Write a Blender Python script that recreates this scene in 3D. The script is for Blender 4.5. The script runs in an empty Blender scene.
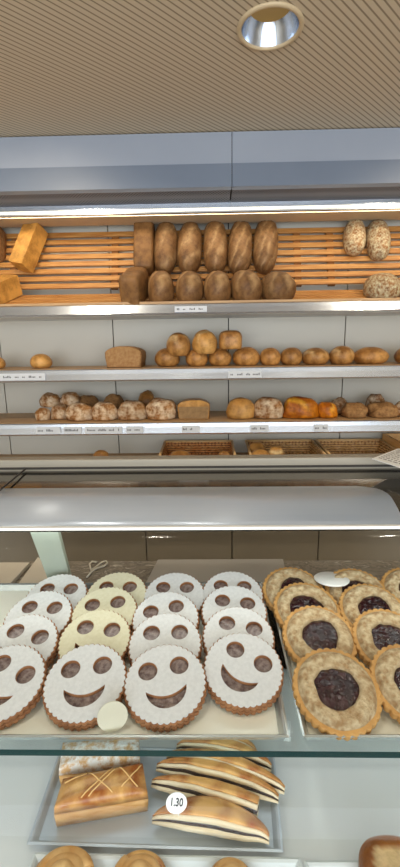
import bpy, bmesh, math, random
from mathutils import Vector, Matrix, noise
R = math.radians
scene = bpy.context.scene
COL = scene.collection

# ------------------------------------------------------------------ camera, world, light, exposure
F = 430.0
EYE = Vector((0, 0, 1.55))
PITCH, YAW, ROLL = 11.6, 1.25, -0.8
CROT = Matrix.Rotation(R(YAW), 3, 'Z') @ Matrix.Rotation(R(90 - PITCH), 3, 'X') @ Matrix.Rotation(R(ROLL), 3, 'Z')
cam = bpy.data.cameras.new('camera')
cam_o = bpy.data.objects.new('camera', cam)
COL.objects.link(cam_o)
cam.sensor_fit = 'VERTICAL'
cam.sensor_height = 36
cam.lens = 36 * F / 867
cam.clip_start = 0.01
cam_o.matrix_world = Matrix.Translation(EYE) @ CROT.to_4x4()
scene.camera = cam_o

w = bpy.data.worlds.new('world')
scene.world = w
w.use_nodes = True
w.node_tree.nodes['Background'].inputs[0].default_value = (0.75, 0.85, 1.0, 1)
w.node_tree.nodes['Background'].inputs[1].default_value = 0.6

def area(name, loc, rot, sx, sy, power, col):
    l = bpy.data.lights.new(name, 'AREA')
    l.shape = 'RECTANGLE'
    l.size, l.size_y, l.energy, l.color = sx, sy, power, col
    o = bpy.data.objects.new(name, l)
    o.location, o.rotation_euler = loc, rot
    COL.objects.link(o)
    return o

# daylight through the shop window behind the customer
area('window_daylight', (0, -3.1, 1.35), (R(90), 0, 0), 5.2, 2.0, 172, (0.86, 0.93, 1.0))
# strip lamp of the bread shelves and lamp under the hood of the display case
area('shelf_strip_light', (0, 2.236, 1.55 + 0.279 * 2.2 + 0.012), (0, 0, 0), 2.7, 0.018, 3.0, (1.0, 0.86, 0.66))
area('case_lamp_light', (0, 0.725, 1.222), (R(8), 0, 0), 1.5, 0.03, 0.9, (0.95, 1.0, 0.96))
area('under_shelf_fill', (0, 0.60, 0.995), (R(0), 0, 0), 1.5, 0.03, 0.42, (0.88, 0.97, 1.0))  # added unseen fill that brightens the deck below the glass shelf

scene.view_settings.view_transform = 'Standard'
scene.view_settings.look = 'None'
scene.view_settings.gamma = 1
scene.view_settings.use_curve_mapping = False
scene.view_settings.exposure = 0.0

# ------------------------------------------------------------------ pixel -> place
def ray(px, py):
    return CROT @ Vector(((px - 200) / F, (433.5 - py) / F, -1))
def on_plane(px, py, P, n):
    d = ray(px, py)
    return EYE + d * ((Vector(P) - EYE).dot(n) / d.dot(n))
def at_y(px, py, y): return on_plane(px, py, (0, y, 0), Vector((0, 1, 0)))
def at_z(px, py, z): return on_plane(px, py, (0, 0, z), Vector((0, 0, 1)))
def depth_of(p): return (CROT.transposed() @ (Vector(p) - EYE)).z * -1
def px_size(npx, p): return npx / F * depth_of(p)

# ------------------------------------------------------------------ objects
def tag(o, label=None, cat=None, group=None, kind=None):
    if label: o['label'] = label
    if cat: o['category'] = cat
    if group: o['group'] = group
    if kind: o['kind'] = kind
    return o
def link(name, me, mat=None, parent=None):
    o = bpy.data.objects.new(name, me)
    COL.objects.link(o)
    if mat is not None and len(me.materials) == 0:
        for m in (mat if isinstance(mat, (list, tuple)) else [mat]): me.materials.append(m)
    if parent: o.parent = parent
    return o
def empty(name, loc=(0, 0, 0), rot=(0, 0, 0)):
    o = bpy.data.objects.new(name, None)
    o.empty_display_size = 0.02
    o.location, o.rotation_euler = loc, rot
    COL.objects.link(o)
    return o
def to_mesh(name, bm, smooth=False):
    bmesh.ops.recalc_face_normals(bm, faces=bm.faces)
    me = bpy.data.meshes.new(name)
    bm.to_mesh(me); bm.free()
    if smooth:
        for p in me.polygons: p.use_smooth = True
    return me
def pyd(name, verts, faces, smooth=False):
    bm = bmesh.new()
    vs = [bm.verts.new(v) for v in verts]
    for f in faces:
        try: bm.faces.new([vs[i] for i in f])
        except ValueError: pass
    return to_mesh(name, bm, smooth)
def add_box(bm, x0, x1, y0, y1, z0, z1, bev=0.0, M=None, mi=0):
    v = [bm.verts.new((x, y, z)) for z in (z0, z1) for y in (y0, y1) for x in (x0, x1)]
    fs = [bm.faces.new([v[i] for i in f]) for f in ((0, 1, 3, 2), (4, 6, 7, 5), (0, 4, 5, 1), (2, 3, 7, 6), (0, 2, 6, 4), (1, 5, 7, 3))]
    for f in fs: f.material_index = mi
    if bev:
        es = list({e for f in fs for e in f.edges})
        r = bmesh.ops.bevel(bm, geom=es, offset=bev, segments=2, affect='EDGES', profile=0.5)
        v = list({q for f in r['faces'] for q in f.verts} | {q for q in v if q.is_valid})
    if M is not None: bmesh.ops.transform(bm, matrix=M, verts=[q for q in v if q.is_valid])
def box(name, x0, x1, y0, y1, z0, z1, mat, parent=None, bev=0.0):
    bm = bmesh.new(); add_box(bm, x0, x1, y0, y1, z0, z1, bev)
    return link(name, to_mesh(name, bm), mat, parent)
def prism_x(name, prof, x0, x1, mat, parent=None, smooth=False, close=True):
    """outline in (y, z), swept along x"""
    n = len(prof)
    vs = [(x0, y, z) for y, z in prof] + [(x1, y, z) for y, z in prof]
    fs = [(i, (i + 1) % n, n + (i + 1) % n, n + i) for i in range(n if close else n - 1)]
    if close: fs += [tuple(range(n)), tuple(range(n, 2 * n))]
    return link(name, pyd(name, vs, fs, smooth), mat, parent)
def add_tube(bm, pts, r, seg=8):
    rings = []
    pts = [Vector(p) for p in pts]
    for i, p in enumerate(pts):
        t = (pts[min(i + 1, len(pts) - 1)] - pts[max(i - 1, 0)]).normalized()
        a = t.cross(Vector((0.13, 0.2, 1))).normalized(); b = t.cross(a)
        rings.append([bm.verts.new(p + (a * math.cos(2 * math.pi * k / seg) + b * math.sin(2 * math.pi * k / seg)) * r) for k in range(seg)])
    for i in range(len(rings) - 1):
        for k in range(seg):
            bm.faces.new((rings[i][k], rings[i][(k + 1) % seg], rings[i + 1][(k + 1) % seg], rings[i + 1][k]))
    bm.faces.new(rings[0]); bm.faces.new(rings[-1])
def lathe(name, prof, seg, mat, parent=None, smooth=True):
    vs, fs = [], []
    for r, z in prof:
        for k in range(seg): vs.append((r * math.cos(2 * math.pi * k / seg), r * math.sin(2 * math.pi * k / seg), z))
    for i in range(len(prof) - 1):
        for k in range(seg):
            fs.append((i * seg + k, i * seg + (k + 1) % seg, (i + 1) * seg + (k + 1) % seg, (i + 1) * seg + k))
    me = pyd(name, vs, fs, smooth)
    return link(name, me, mat, parent)

# ------------------------------------------------------------------ materials
def srgb(r, g, b):
    f = lambda c: (c / 255) / 12.92 if c / 255 < 0.04045 else ((c / 255 + 0.055) / 1.055) ** 2.4
    return (f(r), f(g), f(b), 1)
def new_mat(name):
    m = bpy.data.materials.new(name); m.use_nodes = True
    nt = m.node_tree
    return m, nt, nt.nodes['Principled BSDF']
def noise_tex(nt, scale, detail=3, stretch=None, rough=0.55):
    tc = nt.nodes.new('ShaderNodeTexCoord')
    src = tc.outputs['Object']
    if stretch:
        mp = nt.nodes.new('ShaderNodeMapping'); mp.inputs['Scale'].default_value = stretch
        nt.links.new(src, mp.inputs['Vector']); src = mp.outputs['Vector']
    n = nt.nodes.new('ShaderNodeTexNoise')
    n.inputs['Scale'].default_value = scale; n.inputs['Detail'].default_value = detail; n.inputs['Roughness'].default_value = rough
    nt.links.new(src, n.inputs['Vector'])
    return n
def ramp(nt, src, stops):
    r = nt.nodes.new('ShaderNodeValToRGB')
    els = r.color_ramp.elements
    while len(els) < len(stops): els.new(0.5)
    for e, (p, c) in zip(els, stops): e.position, e.color = p, c
    nt.links.new(src, r.inputs[0])
    return r.outputs[0]
def mixc(nt, fac, a, b):
    m = nt.nodes.new('ShaderNodeMix'); m.data_type = 'RGBA'
    for s, v in ((0, fac), (6, a), (7, b)):
        if isinstance(v, (tuple, float, int)): m.inputs[s].default_value = v
        else: nt.links.new(v, m.inputs[s])
    return m.outputs[2]
def bump(nt, bsdf, src, strength, dist=0.002):
    b = nt.nodes.new('ShaderNodeBump'); b.inputs['Strength'].default_value = strength; b.inputs['Distance'].default_value = dist
    nt.links.new(src, b.inputs['Height']); nt.links.new(b.outputs[0], bsdf.inputs['Normal'])
def plain(name, c, rough=0.5, metal=0.0, c2=None, scale=20, stretch=None, bmp=0.0, bdist=0.002, spec=0.5, detail=3):
    m, nt, b = new_mat(name)
    b.inputs['Roughness'].default_value = rough; b.inputs['Metallic'].default_value = metal
    b.inputs['Specular IOR Level'].default_value = spec
    n = noise_tex(nt, scale, detail, stretch)
    nt.links.new(ramp(nt, n.outputs[0], [(0.35, c), (0.65, c2 or tuple(min(1, x * 1.06) for x in c[:3]) + (1,))]), b.inputs['Base Color'])
    if bmp: bump(nt, b, n.outputs[0], bmp, bdist)
    return m
def emit(name, c, s):
    m, nt, b = new_mat(name)
    b.inputs['Base Color'].default_value = c
    b.inputs['Emission Color'].default_value = c; b.inputs['Emission Strength'].default_value = s
    return m
def bread_mat(name, dark, light, pale, flour=0.0, rough=0.55, scale=9, flour_c=None, fscale=38):
    """crust mottled between two browns; 'pale' vertex attribute opens the crust along the cuts; optional flour dusting"""
    m, nt, b = new_mat(name)
    n = noise_tex(nt, scale, 4)
    base = ramp(nt, n.outputs[0], [(0.3, dark), (0.7, light)])
    at = nt.nodes.new('ShaderNodeAttribute'); at.attribute_name = 'pale'
    col = mixc(nt, at.outputs['Fac'], base, pale)
    n4 = noise_tex(nt, scale * 3.4, 5, rough=0.65)
    mot = ramp(nt, n4.outputs[0], [(0.36, (0.50, 0.44, 0.38, 1)), (0.56, (1, 1, 1, 1)), (0.72, (1.12, 1.10, 1.06, 1))])
    mm = nt.nodes.new('ShaderNodeMix'); mm.data_type = 'RGBA'; mm.blend_type = 'MULTIPLY'; mm.inputs[0].default_value = 0.8
    nt.links.new(col, mm.inputs[6]); nt.links.new(mot, mm.inputs[7]); col = mm.outputs[2]
    n2 = noise_tex(nt, 90, 4)
    if flour:
        n3 = noise_tex(nt, fscale, 4, rough=0.7)
        f = ramp(nt, n3.outputs[0], [(0.57 - flour * 0.4, (0, 0, 0, 1)), (0.86 - flour * 0.4, (0.95, 0.95, 0.95, 1))])
        col = mixc(nt, f, col, flour_c or srgb(226, 214, 190))
    oi = nt.nodes.new('ShaderNodeObjectInfo')
    hv = nt.nodes.new('ShaderNodeHueSaturation')
    mr = nt.nodes.new('ShaderNodeMapRange'); mr.inputs[3].default_value = 0.85; mr.inputs[4].default_value = 1.12
    nt.links.new(oi.outputs['Random'], mr.inputs[0]); nt.links.new(mr.outputs[0], hv.inputs['Value'])
    nt.links.new(col, hv.inputs['Color']); nt.links.new(hv.outputs[0], b.inputs['Base Color'])
    b.inputs['Roughness'].default_value = rough
    b.inputs['Specular IOR Level'].default_value = 0.35
    bump(nt, b, n2.outputs[0], 0.5, 0.004)
    return m
def glass_mat(name, tint, ior, rough=0.0):
    """clear pane: see-through, with the mirror image a pane shows at a slant"""
    m = bpy.data.materials.new(name); m.use_nodes = True
    nt = m.node_tree; nt.nodes.clear()
    out = nt.nodes.new('ShaderNodeOutputMaterial'); mx = nt.nodes.new('ShaderNodeMixShader')
    t = nt.nodes.new('ShaderNodeBsdfTransparent'); g = nt.nodes.new('ShaderNodeBsdfGlossy'); fr = nt.nodes.new('ShaderNodeFresnel')
    t.inputs[0].default_value = tint; g.inputs['Roughness'].default_value = rough; fr.inputs[0].default_value = ior
    nt.links.new(fr.outputs[0], mx.inputs[0]); nt.links.new(t.outputs[0], mx.inputs[1]); nt.links.new(g.outputs[0], mx.inputs[2])
    nt.links.new(mx.outputs[0], out.inputs[0])
    return m

M = {}
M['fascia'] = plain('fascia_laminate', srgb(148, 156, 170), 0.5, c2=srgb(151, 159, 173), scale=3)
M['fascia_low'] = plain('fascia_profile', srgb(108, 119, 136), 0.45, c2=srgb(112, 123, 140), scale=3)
M['panel'] = plain('wall_laminate', srgb(202, 197, 184), 0.5, c2=srgb(206, 201, 188), scale=2)
M['seam'] = plain('dark_joint', srgb(60, 56, 52), 0.8)
M['alu'] = plain('brushed_aluminium', srgb(186, 190, 194), 0.34, 0.85, c2=srgb(198, 201, 204), scale=14, stretch=(0.3, 30, 30))
M['rail'] = plain('matt_beige_aluminium', srgb(158, 150, 134), 0.45, 0.4, c2=srgb(164, 156, 140), scale=14, stretch=(0.3, 30, 30))
M['alu_light'] = plain('polished_aluminium', srgb(200, 208, 220), 0.24, 0.85, scale=14, stretch=(0.3, 30, 30))
M['steel'] = plain('satin_steel', srgb(196, 206, 218), 0.30, 0.5, c2=srgb(201, 210, 221), scale=5, stretch=(0.2, 12, 12))
M['deck'] = plain('smoked_mirror_glass', srgb(92, 88, 80), 0.07, 0.75, c2=srgb(98, 93, 84), scale=4)
M['board'] = plain('shelf_beech', srgb(168, 130, 88), 0.5, c2=srgb(190, 154, 110), scale=7, stretch=(1, 18, 18))
M['soffit'] = plain('soffit_board', srgb(200, 184, 158), 0.55, c2=srgb(206, 190, 164), scale=4)
M['slat'] = plain('rack_wood', srgb(172, 112, 52), 0.45, c2=srgb(204, 148, 80), scale=6, stretch=(1.2, 20, 20), bmp=0.1)
M['batten'] = plain('rack_batten_wood', srgb(122, 78, 38), 0.6, c2=srgb(140, 92, 48), scale=8)
M['cupboard'] = plain('cupboard_laminate', srgb(140, 132, 118), 0.4, c2=srgb(144, 136, 122), scale=3)
M['white'] = plain('white_laminate', srgb(214, 219, 220), 0.4, c2=srgb(218, 222, 223), scale=3)
M['tray_white'] = plain('cream_tray_enamel', srgb(246, 248, 234), 0.35, c2=srgb(249, 250, 238), scale=5)
M['tray_rim'] = plain('steel_tray_rim', srgb(200, 208, 208), 0.25, 0.7, scale=5)
M['tray_silver'] = plain('pale_tray_enamel', srgb(206, 214, 214), 0.4, 0.1, c2=srgb(212, 219, 219), scale=6)
M['tray_grey'] = plain('worn_aluminium_tray', srgb(184, 194, 204), 0.42, 0.3, c2=srgb(191, 201, 210), scale=9)
M['paper'] = plain('greaseproof_paper', srgb(166, 160, 152), 0.8, c2=srgb(172, 166, 158), scale=5)
M['paper_pale'] = plain('pale_paper', srgb(206, 198, 184), 0.8, c2=srgb(212, 204, 190), scale=5)
M['card'] = plain('white_card', srgb(236, 236, 232), 0.6, scale=5)
M['label_card'] = plain('label_card', srgb(204, 208, 214), 0.6, scale=5)
M['ink'] = plain('black_ink', srgb(40, 42, 48), 0.7)
M['print'] = plain('grey_print', srgb(150, 142, 140), 0.7)
M['arm'] = plain('green_grey_enamel', srgb(182, 194, 178), 0.35, c2=srgb(188, 199, 184), scale=4)
M['cord'] = plain('white_cord', srgb(205, 198, 182), 0.5)
M['glass'] = glass_mat('clear_glass', (0.97, 0.985, 0.98, 1), 1.25)
M['shelf_glass'] = glass_mat('shelf_glass', (0.93, 0.965, 0.955, 1), 1.3)
M['glass_edge'] = plain('green_glass_edge', srgb(24, 54, 54), 0.45, c2=srgb(30, 62, 60), scale=6, stretch=(0.4, 1, 1), spec=0.2)
M['lamp'] = emit('lamp_diffuser', (1.0, 0.88, 0.66, 1), 1.8)
M['floor'] = plain('floor_tile', srgb(190, 176, 156), 0.35, c2=srgb(198, 184, 164), scale=3)
M['roomwall'] = plain('shop_wall_paint', srgb(214, 206, 190), 0.7, scale=2)
M['baffle'] = plain('lamp_baffle', srgb(186, 160, 112), 0.5)
M['trimring'] = plain('lamp_trim_ring', srgb(204, 184, 150), 0.4)
M['chrome'] = plain('lamp_chrome', srgb(200, 210, 226), 0.18, 1.0, scale=6)
# granite
m, nt, b = new_mat('brown_granite'); M['granite'] = m
n = noise_tex(nt, 14, 6, (1, 2.2, 1), 0.7); n.inputs['Distortion'].default_value = 1.2
nt.links.new(ramp(nt, n.outputs[0], [(0.30, srgb(70, 62, 54)), (0.46, srgb(146, 136, 120)), (0.54, srgb(96, 86, 74)), (0.68, srgb(206, 198, 182))]), b.inputs['Base Color'])
b.inputs['Roughness'].default_value = 0.3
# ribbed ceiling: diagonal grooves 2 cm apart
m, nt, b = new_mat('ribbed_ceiling'); M['ceiling'] = m
tc = nt.nodes.new('ShaderNodeTexCoord'); mp = nt.nodes.new('ShaderNodeMapping')
mp.inputs['Rotation'].default_value = (0, 0, R(45))
nt.links.new(tc.outputs['Object'], mp.inputs[0])
wv = nt.nodes.new('ShaderNodeTexWave'); wv.wave_type = 'BANDS'; wv.bands_direction = 'X'; wv.wave_profile = 'SIN'
wv.inputs['Scale'].default_value = math.pi * 2 / 20 / 0.0195; wv.inputs['Distortion'].default_value = 0
nt.links.new(mp.outputs[0], wv.inputs['Vector'])
gr = ramp(nt, wv.outputs['Fac'], [(0.06, (1, 1, 1, 1)), (0.22, (0, 0, 0, 1))])
nt.links.new(mixc(nt, gr, srgb(208, 194, 170), srgb(146, 130, 108)), b.inputs['Base Color'])
b.inputs['Roughness'].default_value = 0.65
# perforated grille
m, nt, b = new_mat('perforated_sheet'); M['grille'] = m
tc = nt.nodes.new('ShaderNodeTexCoord'); vo = nt.nodes.new('ShaderNodeTexVoronoi'); vo.inputs['Scale'].default_value = 95; vo.inputs['Randomness'].default_value = 0.0
mp = nt.nodes.new('ShaderNodeMapping'); mp.inputs['Rotation'].default_value = (0, 0, R(45))
nt.links.new(tc.outputs['Object'], mp.inputs[0]); nt.links.new(mp.outputs[0], vo.inputs['Vector'])
nt.links.new(ramp(nt, vo.outputs['Distance'], [(0.25, srgb(30, 31, 36)), (0.45, srgb(96, 98, 108))]), b.inputs['Base Color'])
b.inputs['Roughness'].default_value = 0.5
# breads
M['loaf_long'] = bread_mat('long_loaf_crust', srgb(112, 76, 42), srgb(152, 112, 68), srgb(186, 150, 104))
M['tin_dark'] = bread_mat('dark_tin_crust', srgb(122, 84, 44), srgb(150, 108, 62), srgb(166, 124, 78), scale=6)
M['toast'] = bread_mat('toast_loaf_crust', srgb(196, 140, 62), srgb(212, 158, 80), srgb(226, 176, 96), scale=5)
M['seeded'] = bread_mat('seeded_crust', srgb(140, 92, 48), srgb(174, 124, 74), srgb(200, 170, 120), 0.42, 0.6, flour_c=srgb(222, 214, 176), fscale=75)
M['round'] = bread_mat('round_loaf_crust', srgb(130, 82, 36), srgb(200, 150, 86), srgb(236, 204, 150), scale=10, rough=0.38)
M['roll'] = bread_mat('golden_roll_crust', srgb(176, 120, 54), srgb(222, 174, 104), srgb(242, 212, 154), scale=7, rough=0.38)
M['rustic'] = bread_mat('floured_rustic_crust', srgb(136, 84, 38), srgb(204, 150, 88), srgb(226, 196, 148), 0.36, 0.7, scale=14, fscale=24)
M['tigerlike'] = bread_mat('glazed_orange_crust', srgb(150, 70, 14), srgb(222, 138, 28), srgb(240, 190, 70), scale=13, rough=0.35)
M['wholegrain'] = bread_mat('wholegrain_crust', srgb(150, 108, 64), srgb(178, 136, 88), srgb(190, 150, 104), scale=20, rough=0.8)
M['crumb'] = plain('cut_crumb', srgb(148, 108, 66), 0.9, c2=srgb(170, 132, 88), scale=60, bmp=0.5, bdist=0.004)
M['tin_side'] = plain('pale_tin_side', srgb(136, 106, 68), 0.7, c2=srgb(156, 124, 82), scale=40, bmp=0.2)
M['bun'] = bread_mat('brown_bun_crust', srgb(160, 92, 32), srgb(198, 130, 56), srgb(236, 204, 150), scale=6, rough=0.3)
def wicker(name, c1, c2, gap):
    m, nt, b = new_mat(name)
    tc = nt.nodes.new('ShaderNodeTexCoord')
    outs = []
    for d, sc in (('X', 16.0), ('Z', 24.0), ('Y', 16.0)):
        wv = nt.nodes.new('ShaderNodeTexWave'); wv.bands_direction = d; wv.inputs['Scale'].default_value = sc; wv.inputs['Distortion'].default_value = 1.2; wv.inputs['Detail'].default_value = 1
        nt.links.new(tc.outputs['Object'], wv.inputs['Vector']); outs.append(wv.outputs['Fac'])
    def mth(op, p, q):
        n_ = nt.nodes.new('ShaderNodeMath'); n_.operation = op
        nt.links.new(p, n_.inputs[0]); nt.links.new(q, n_.inputs[1]); return n_.outputs[0]
    k = mth('MULTIPLY', mth('MAXIMUM', outs[0], outs[2]), outs[1])
    n = noise_tex(nt, 30, 3)
    strand = ramp(nt, n.outputs[0], [(0.35, c1), (0.65, c2)])
    nt.links.new(mixc(nt, ramp(nt, k, [(0.02, (0, 0, 0, 1)), (0.30, (1, 1, 1, 1))]), gap, strand), b.inputs['Base Color'])
    b.inputs['Roughness'].default_value = 0.45
    bump(nt, b, k, 0.8, 0.004)
    return m
M['wicker'] = wicker('red_brown_wicker', srgb(226, 150, 80), srgb(248, 192, 122), srgb(140, 78, 34))
M['wicker_pale'] = wicker('pale_wicker', srgb(222, 176, 112), srgb(244, 206, 148), srgb(150, 96, 46))
M['wicker_rim'] = plain('wicker_rim', srgb(224, 184, 126), 0.5, c2=srgb(232, 196, 142), scale=40)
M['crate'] = plain('crate_wood', srgb(206, 156, 92), 0.5, c2=srgb(222, 178, 116), scale=7, stretch=(8, 1, 8))
# pastry
M['biscuit'] = plain('baked_biscuit', srgb(142, 92, 56), 0.7, c2=srgb(170, 118, 76), scale=60, bmp=0.3)
M['sugar'] = plain('icing_sugar', srgb(208, 208, 207), 0.9, c2=srgb(218, 218, 217), scale=160, bmp=0.25, bdist=0.0012, spec=0.1, detail=5)
M['sugar_yellow_light'] = plain('icing_sugar_yellow_light', srgb(212, 206, 176), 0.9, c2=srgb(219, 214, 188), scale=160, bmp=0.25, bdist=0.0012, spec=0.1, detail=5)  # sugar with the yellow light on the second biscuit column put into its colour
M['jam'] = plain('red_jam', srgb(98, 78, 76), 0.22, c2=srgb(152, 136, 130), scale=110, bmp=0.6, bdist=0.003)
M['tan'] = plain('golden_shortcrust', srgb(192, 142, 78), 0.65, c2=srgb(208, 160, 94), scale=50, bmp=0.2)
M['crumble'] = plain('sugared_crumb_ring', srgb(166, 132, 90), 0.85, c2=srgb(214, 194, 156), scale=110, bmp=1.0, bdist=0.006, detail=6)
M['darkjam'] = plain('dark_berry_jam', srgb(34, 16, 20), 0.10, c2=srgb(58, 26, 30), scale=70, bmp=0.8, bdist=0.006)
M['puff'] = plain('puff_pastry', srgb(222, 184, 130), 0.6, c2=srgb(236, 206, 160), scale=22, stretch=(1, 1, 6), bmp=0.3)
M['puff_gold'] = plain('golden_puff_side', srgb(206, 150, 82), 0.6, c2=srgb(232, 190, 128), scale=30, stretch=(1, 1, 3), bmp=0.4)
M['puff_cut'] = plain('pale_puff_layers', srgb(232, 212, 172), 0.6, c2=srgb(242, 228, 196), scale=30, stretch=(1, 1, 6), bmp=0.3)
M['glaze'] = plain('glazed_pastry_top', srgb(158, 84, 26), 0.32, c2=srgb(230, 180, 108), scale=26, bmp=0.4, detail=5)
M['score'] = plain('pale_score_line', srgb(232, 190, 124), 0.5)
M['choc'] = plain('dark_chocolate_filling', srgb(36, 22, 18), 0.4, c2=srgb(62, 42, 34), scale=60, bmp=0.6, bdist=0.004)
m, nt, b = new_mat('sugar_dusted_pastry'); M['dusted'] = m
n = noise_tex(nt, 55, 6, rough=0.75)
nt.links.new(ramp(nt, n.outputs[0], [(0.42, srgb(206, 164, 112)), (0.56, srgb(238, 236, 232))]), b.inputs['Base Color'])
b.inputs['Roughness'].default_value = 0.8; bump(nt, b, n.outputs[0], 0.6, 0.003)

# ------------------------------------------------------------------ the room
WY, FY = 2.50, 2.15          # back panel, shelf fronts
CEIL = EYE.z + 0.4345 * 2.05
LX, RX = -1.75, 1.75
def struct(o): o['kind'] = 'structure'; return o
struct(box('floor', -3, 3, -3.3, 2.7, -0.1, 0.0, M['floor']))
# ceiling slab with the round opening of the recessed lamp
LP = at_z(270, 27.5, CEIL)
LR = px_size(33.5, LP)
def slab_with_hole(name, x0, x1, y0, y1, z0, z1, cx, cy, r, mat):
    seg = 48
    bm = bmesh.new()
    def edge(a):
        dx, dy = math.cos(a), math.sin(a)
        t = min(((x1 - cx) / dx if dx > 0 else (x0 - cx) / dx) if abs(dx) > 1e-9 else 1e9, ((y1 - cy) / dy if dy > 0 else (y0 - cy) / dy) if abs(dy) > 1e-9 else 1e9)
        return cx + dx * t, cy + dy * t
    angs = sorted([2 * math.pi * k / seg for k in range(seg)] + [math.atan2(y - cy, x - cx) % (2 * math.pi) for x in (x0, x1) for y in (y0, y1)])
    for z in (z0, z1):
        a_ = [bm.verts.new((cx + r * math.cos(a), cy + r * math.sin(a), z)) for a in angs]
        b_ = [bm.verts.new((*edge(a), z)) for a in angs]
        for k in range(len(angs)):
            q = (k + 1) % len(angs)
            bm.faces.new((a_[k], a_[q], b_[q], b_[k]))
    bmesh.ops.remove_doubles(bm, verts=bm.verts, dist=1e-6)
    return link(name, to_mesh(name, bm), mat)
struct(slab_with_hole('ceiling', -3, 3, -3.3, 2.7, CEIL, CEIL + 0.2, LP.x, LP.y, LR * 0.93, M['ceiling']))
struct(box('wall_left', -3.1, -3, -3.3, 2.7, 0, CEIL, M['roomwall']))
struct(box('wall_right', 3, 3.1, -3.3, 2.7, 0, CEIL, M['roomwall']))
# back wall: laminate panels with open joints
bm = bmesh.new()
add_box(bm, -3, 3, WY + 0.02, WY + 0.12, 0, CEIL, mi=1)
SX = [at_y(p, 390, WY).x for p in (116, 228.5, 342)]
sp = (SX[2] - SX[0]) / 2
edges = [SX[1] + sp * k for k in range(-4, 5)]
for a_, b_ in zip(edges[:-1], edges[1:]):
    add_box(bm, a_ + 0.003, b_ - 0.003, WY, WY + 0.02, 0.02, 2.25)
struct(link('wall_back', to_mesh('wall_back', bm), [M['panel'], M['seam']]))
# shop front behind the customer
bm = bmesh.new()
add_box(bm, -3, 3, -3.3, -3.2, 0, 0.3); add_box(bm, -3, 3, -3.3, -3.2, 2.4, CEIL)
add_box(bm, -3, -2.65, -3.3, -3.2, 0.3, 2.4); add_box(bm, 2.65, 3, -3.3, -3.2, 0.3, 2.4)
struct(link('wall_front', to_mesh('wall_front', bm), M['roomwall']))
bm = bmesh.new()
for x in (-2.65, -0.9, 0.85, 2.6): add_box(bm, x, x + 0.05, -3.29, -3.21, 0.3, 2.4)
add_box(bm, -2.6, 2.6, -3.29, -3.21, 0.3, 0.35); add_box(bm, -2.6, 2.6, -3.29, -3.21, 2.35, 2.4)
struct(link('window_1', to_mesh('window_frame', bm), M['alu']))

# fascia over the shelves: two boards meeting at a joint, with a lower profile
def zy(py, y, px=200): return at_y(px, py, y).z
fz1, fz0 = zy(164, 2.05), zy(187.5, 2.05)
jx = at_y(232, 150, 2.05).x
for i, (a_, b_) in enumerate(((-2.6, jx - 0.0015), (jx + 0.0015, 2.6))):
    bm = bmesh.new()
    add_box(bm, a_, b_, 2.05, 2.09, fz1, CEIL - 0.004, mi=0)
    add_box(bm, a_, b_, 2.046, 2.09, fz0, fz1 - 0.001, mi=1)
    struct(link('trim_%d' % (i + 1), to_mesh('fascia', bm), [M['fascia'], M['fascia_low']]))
struct(box('trim_3', -2.6, 2.6, 2.06, 2.10, CEIL - 0.004, CEIL, M['seam']))
# perforated air grille under the fascia
g = empty('air_grille', (0, 2.12, fz0)); tag(g, 'dark perforated metal air grille running under the pale blue-grey fascia', 'grille')
gz = fz0 + 0.012
for a_, b_ in ((-2.5, jx - 0.003), (jx + 0.003, 2.5)):
    o = prism_x('perforated_sheet', [(2.09, fz0 + 0.003), (2.20, zy(203, 2.20)), (2.20, zy(203, 2.20) + 0.01), (2.09, fz0 + 0.013)], a_, b_, M['grille'], g)
    o.matrix_parent_inverse = g.matrix_basis.inverted()
# strip lamp under the grille
def child_at(o, root): o.matrix_parent_inverse = root.matrix_basis.inverted(); return o
ls = empty('strip_lamp', (0, 2.21, 2.17)); tag(ls, 'long glowing strip lamp in a metal rail above the slatted bread rack', 'lamp')
zr1, zr0 = zy(203, 2.20), zy(212.5, 2.20)
child_at(prism_x('rail_housing', [(2.20, zr1), (2.20, zr0 + 0.020), (2.222, zr0 + 0.0195), (2.222, zr1 + 0.012), (2.20, zr1 + 0.012)], -2.5, 2.5, M['alu_light'], ls), ls)
child_at(box('diffuser', -2.5, 2.5, 2.204, 2.22, zr0 + 0.008, zr0 + 0.019, M['lamp'], ls), ls)
child_at(box('lower_lip', -2.5, 2.5, 2.198, 2.222, zr0, zr0 + 0.007, M['alu'], ls), ls)
struct(box('trim_4', -2.5, 2.5, 2.250, 2.405, zr0 + 0.004, zr0 + 0.02, M['soffit']))

# recessed ceiling lamp
def downlight(c, r, label, lit, vis):
    t = empty('ceiling_lamp', c); tag(t, label, 'lamp', None)
    lathe('trim_ring', [(r * 0.85, 0.004), (r * 0.85, -0.004), (r * 0.89, -0.007), (r * 0.98, -0.005), (r, 0.0), (r * 0.95, 0.004)], 48, M['trimring'], t)
    vis and lathe('reflector', [(r * 0.85, 0.0), (r * 0.80, 0.015), (r * 0.72, 0.032), (r * 0.62, 0.050)], 48, M['chrome'], t)
    if not vis:
        lathe('lamp_cover', [(r * 0.84, -0.001), (r * 0.8, -0.003), (r * 0.4, -0.004), (0.001, -0.004)], 48, lit, t)
        return t
    lathe('lamp_cover', [(r * 0.62, 0.050), (r * 0.45, 0.054), (r * 0.2, 0.056), (0.001, 0.056)], 48, lit, t)
    return t
cover_glow = emit('daylight_glow_cover', srgb(168, 138, 84), 0.22)  # lamp is off; this glow stands in for daylight on its cover
downlight((LP.x, LP.y, CEIL), LR, 'round recessed ceiling lamp with beige ring and chrome reflector', cover_glow, True)

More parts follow.
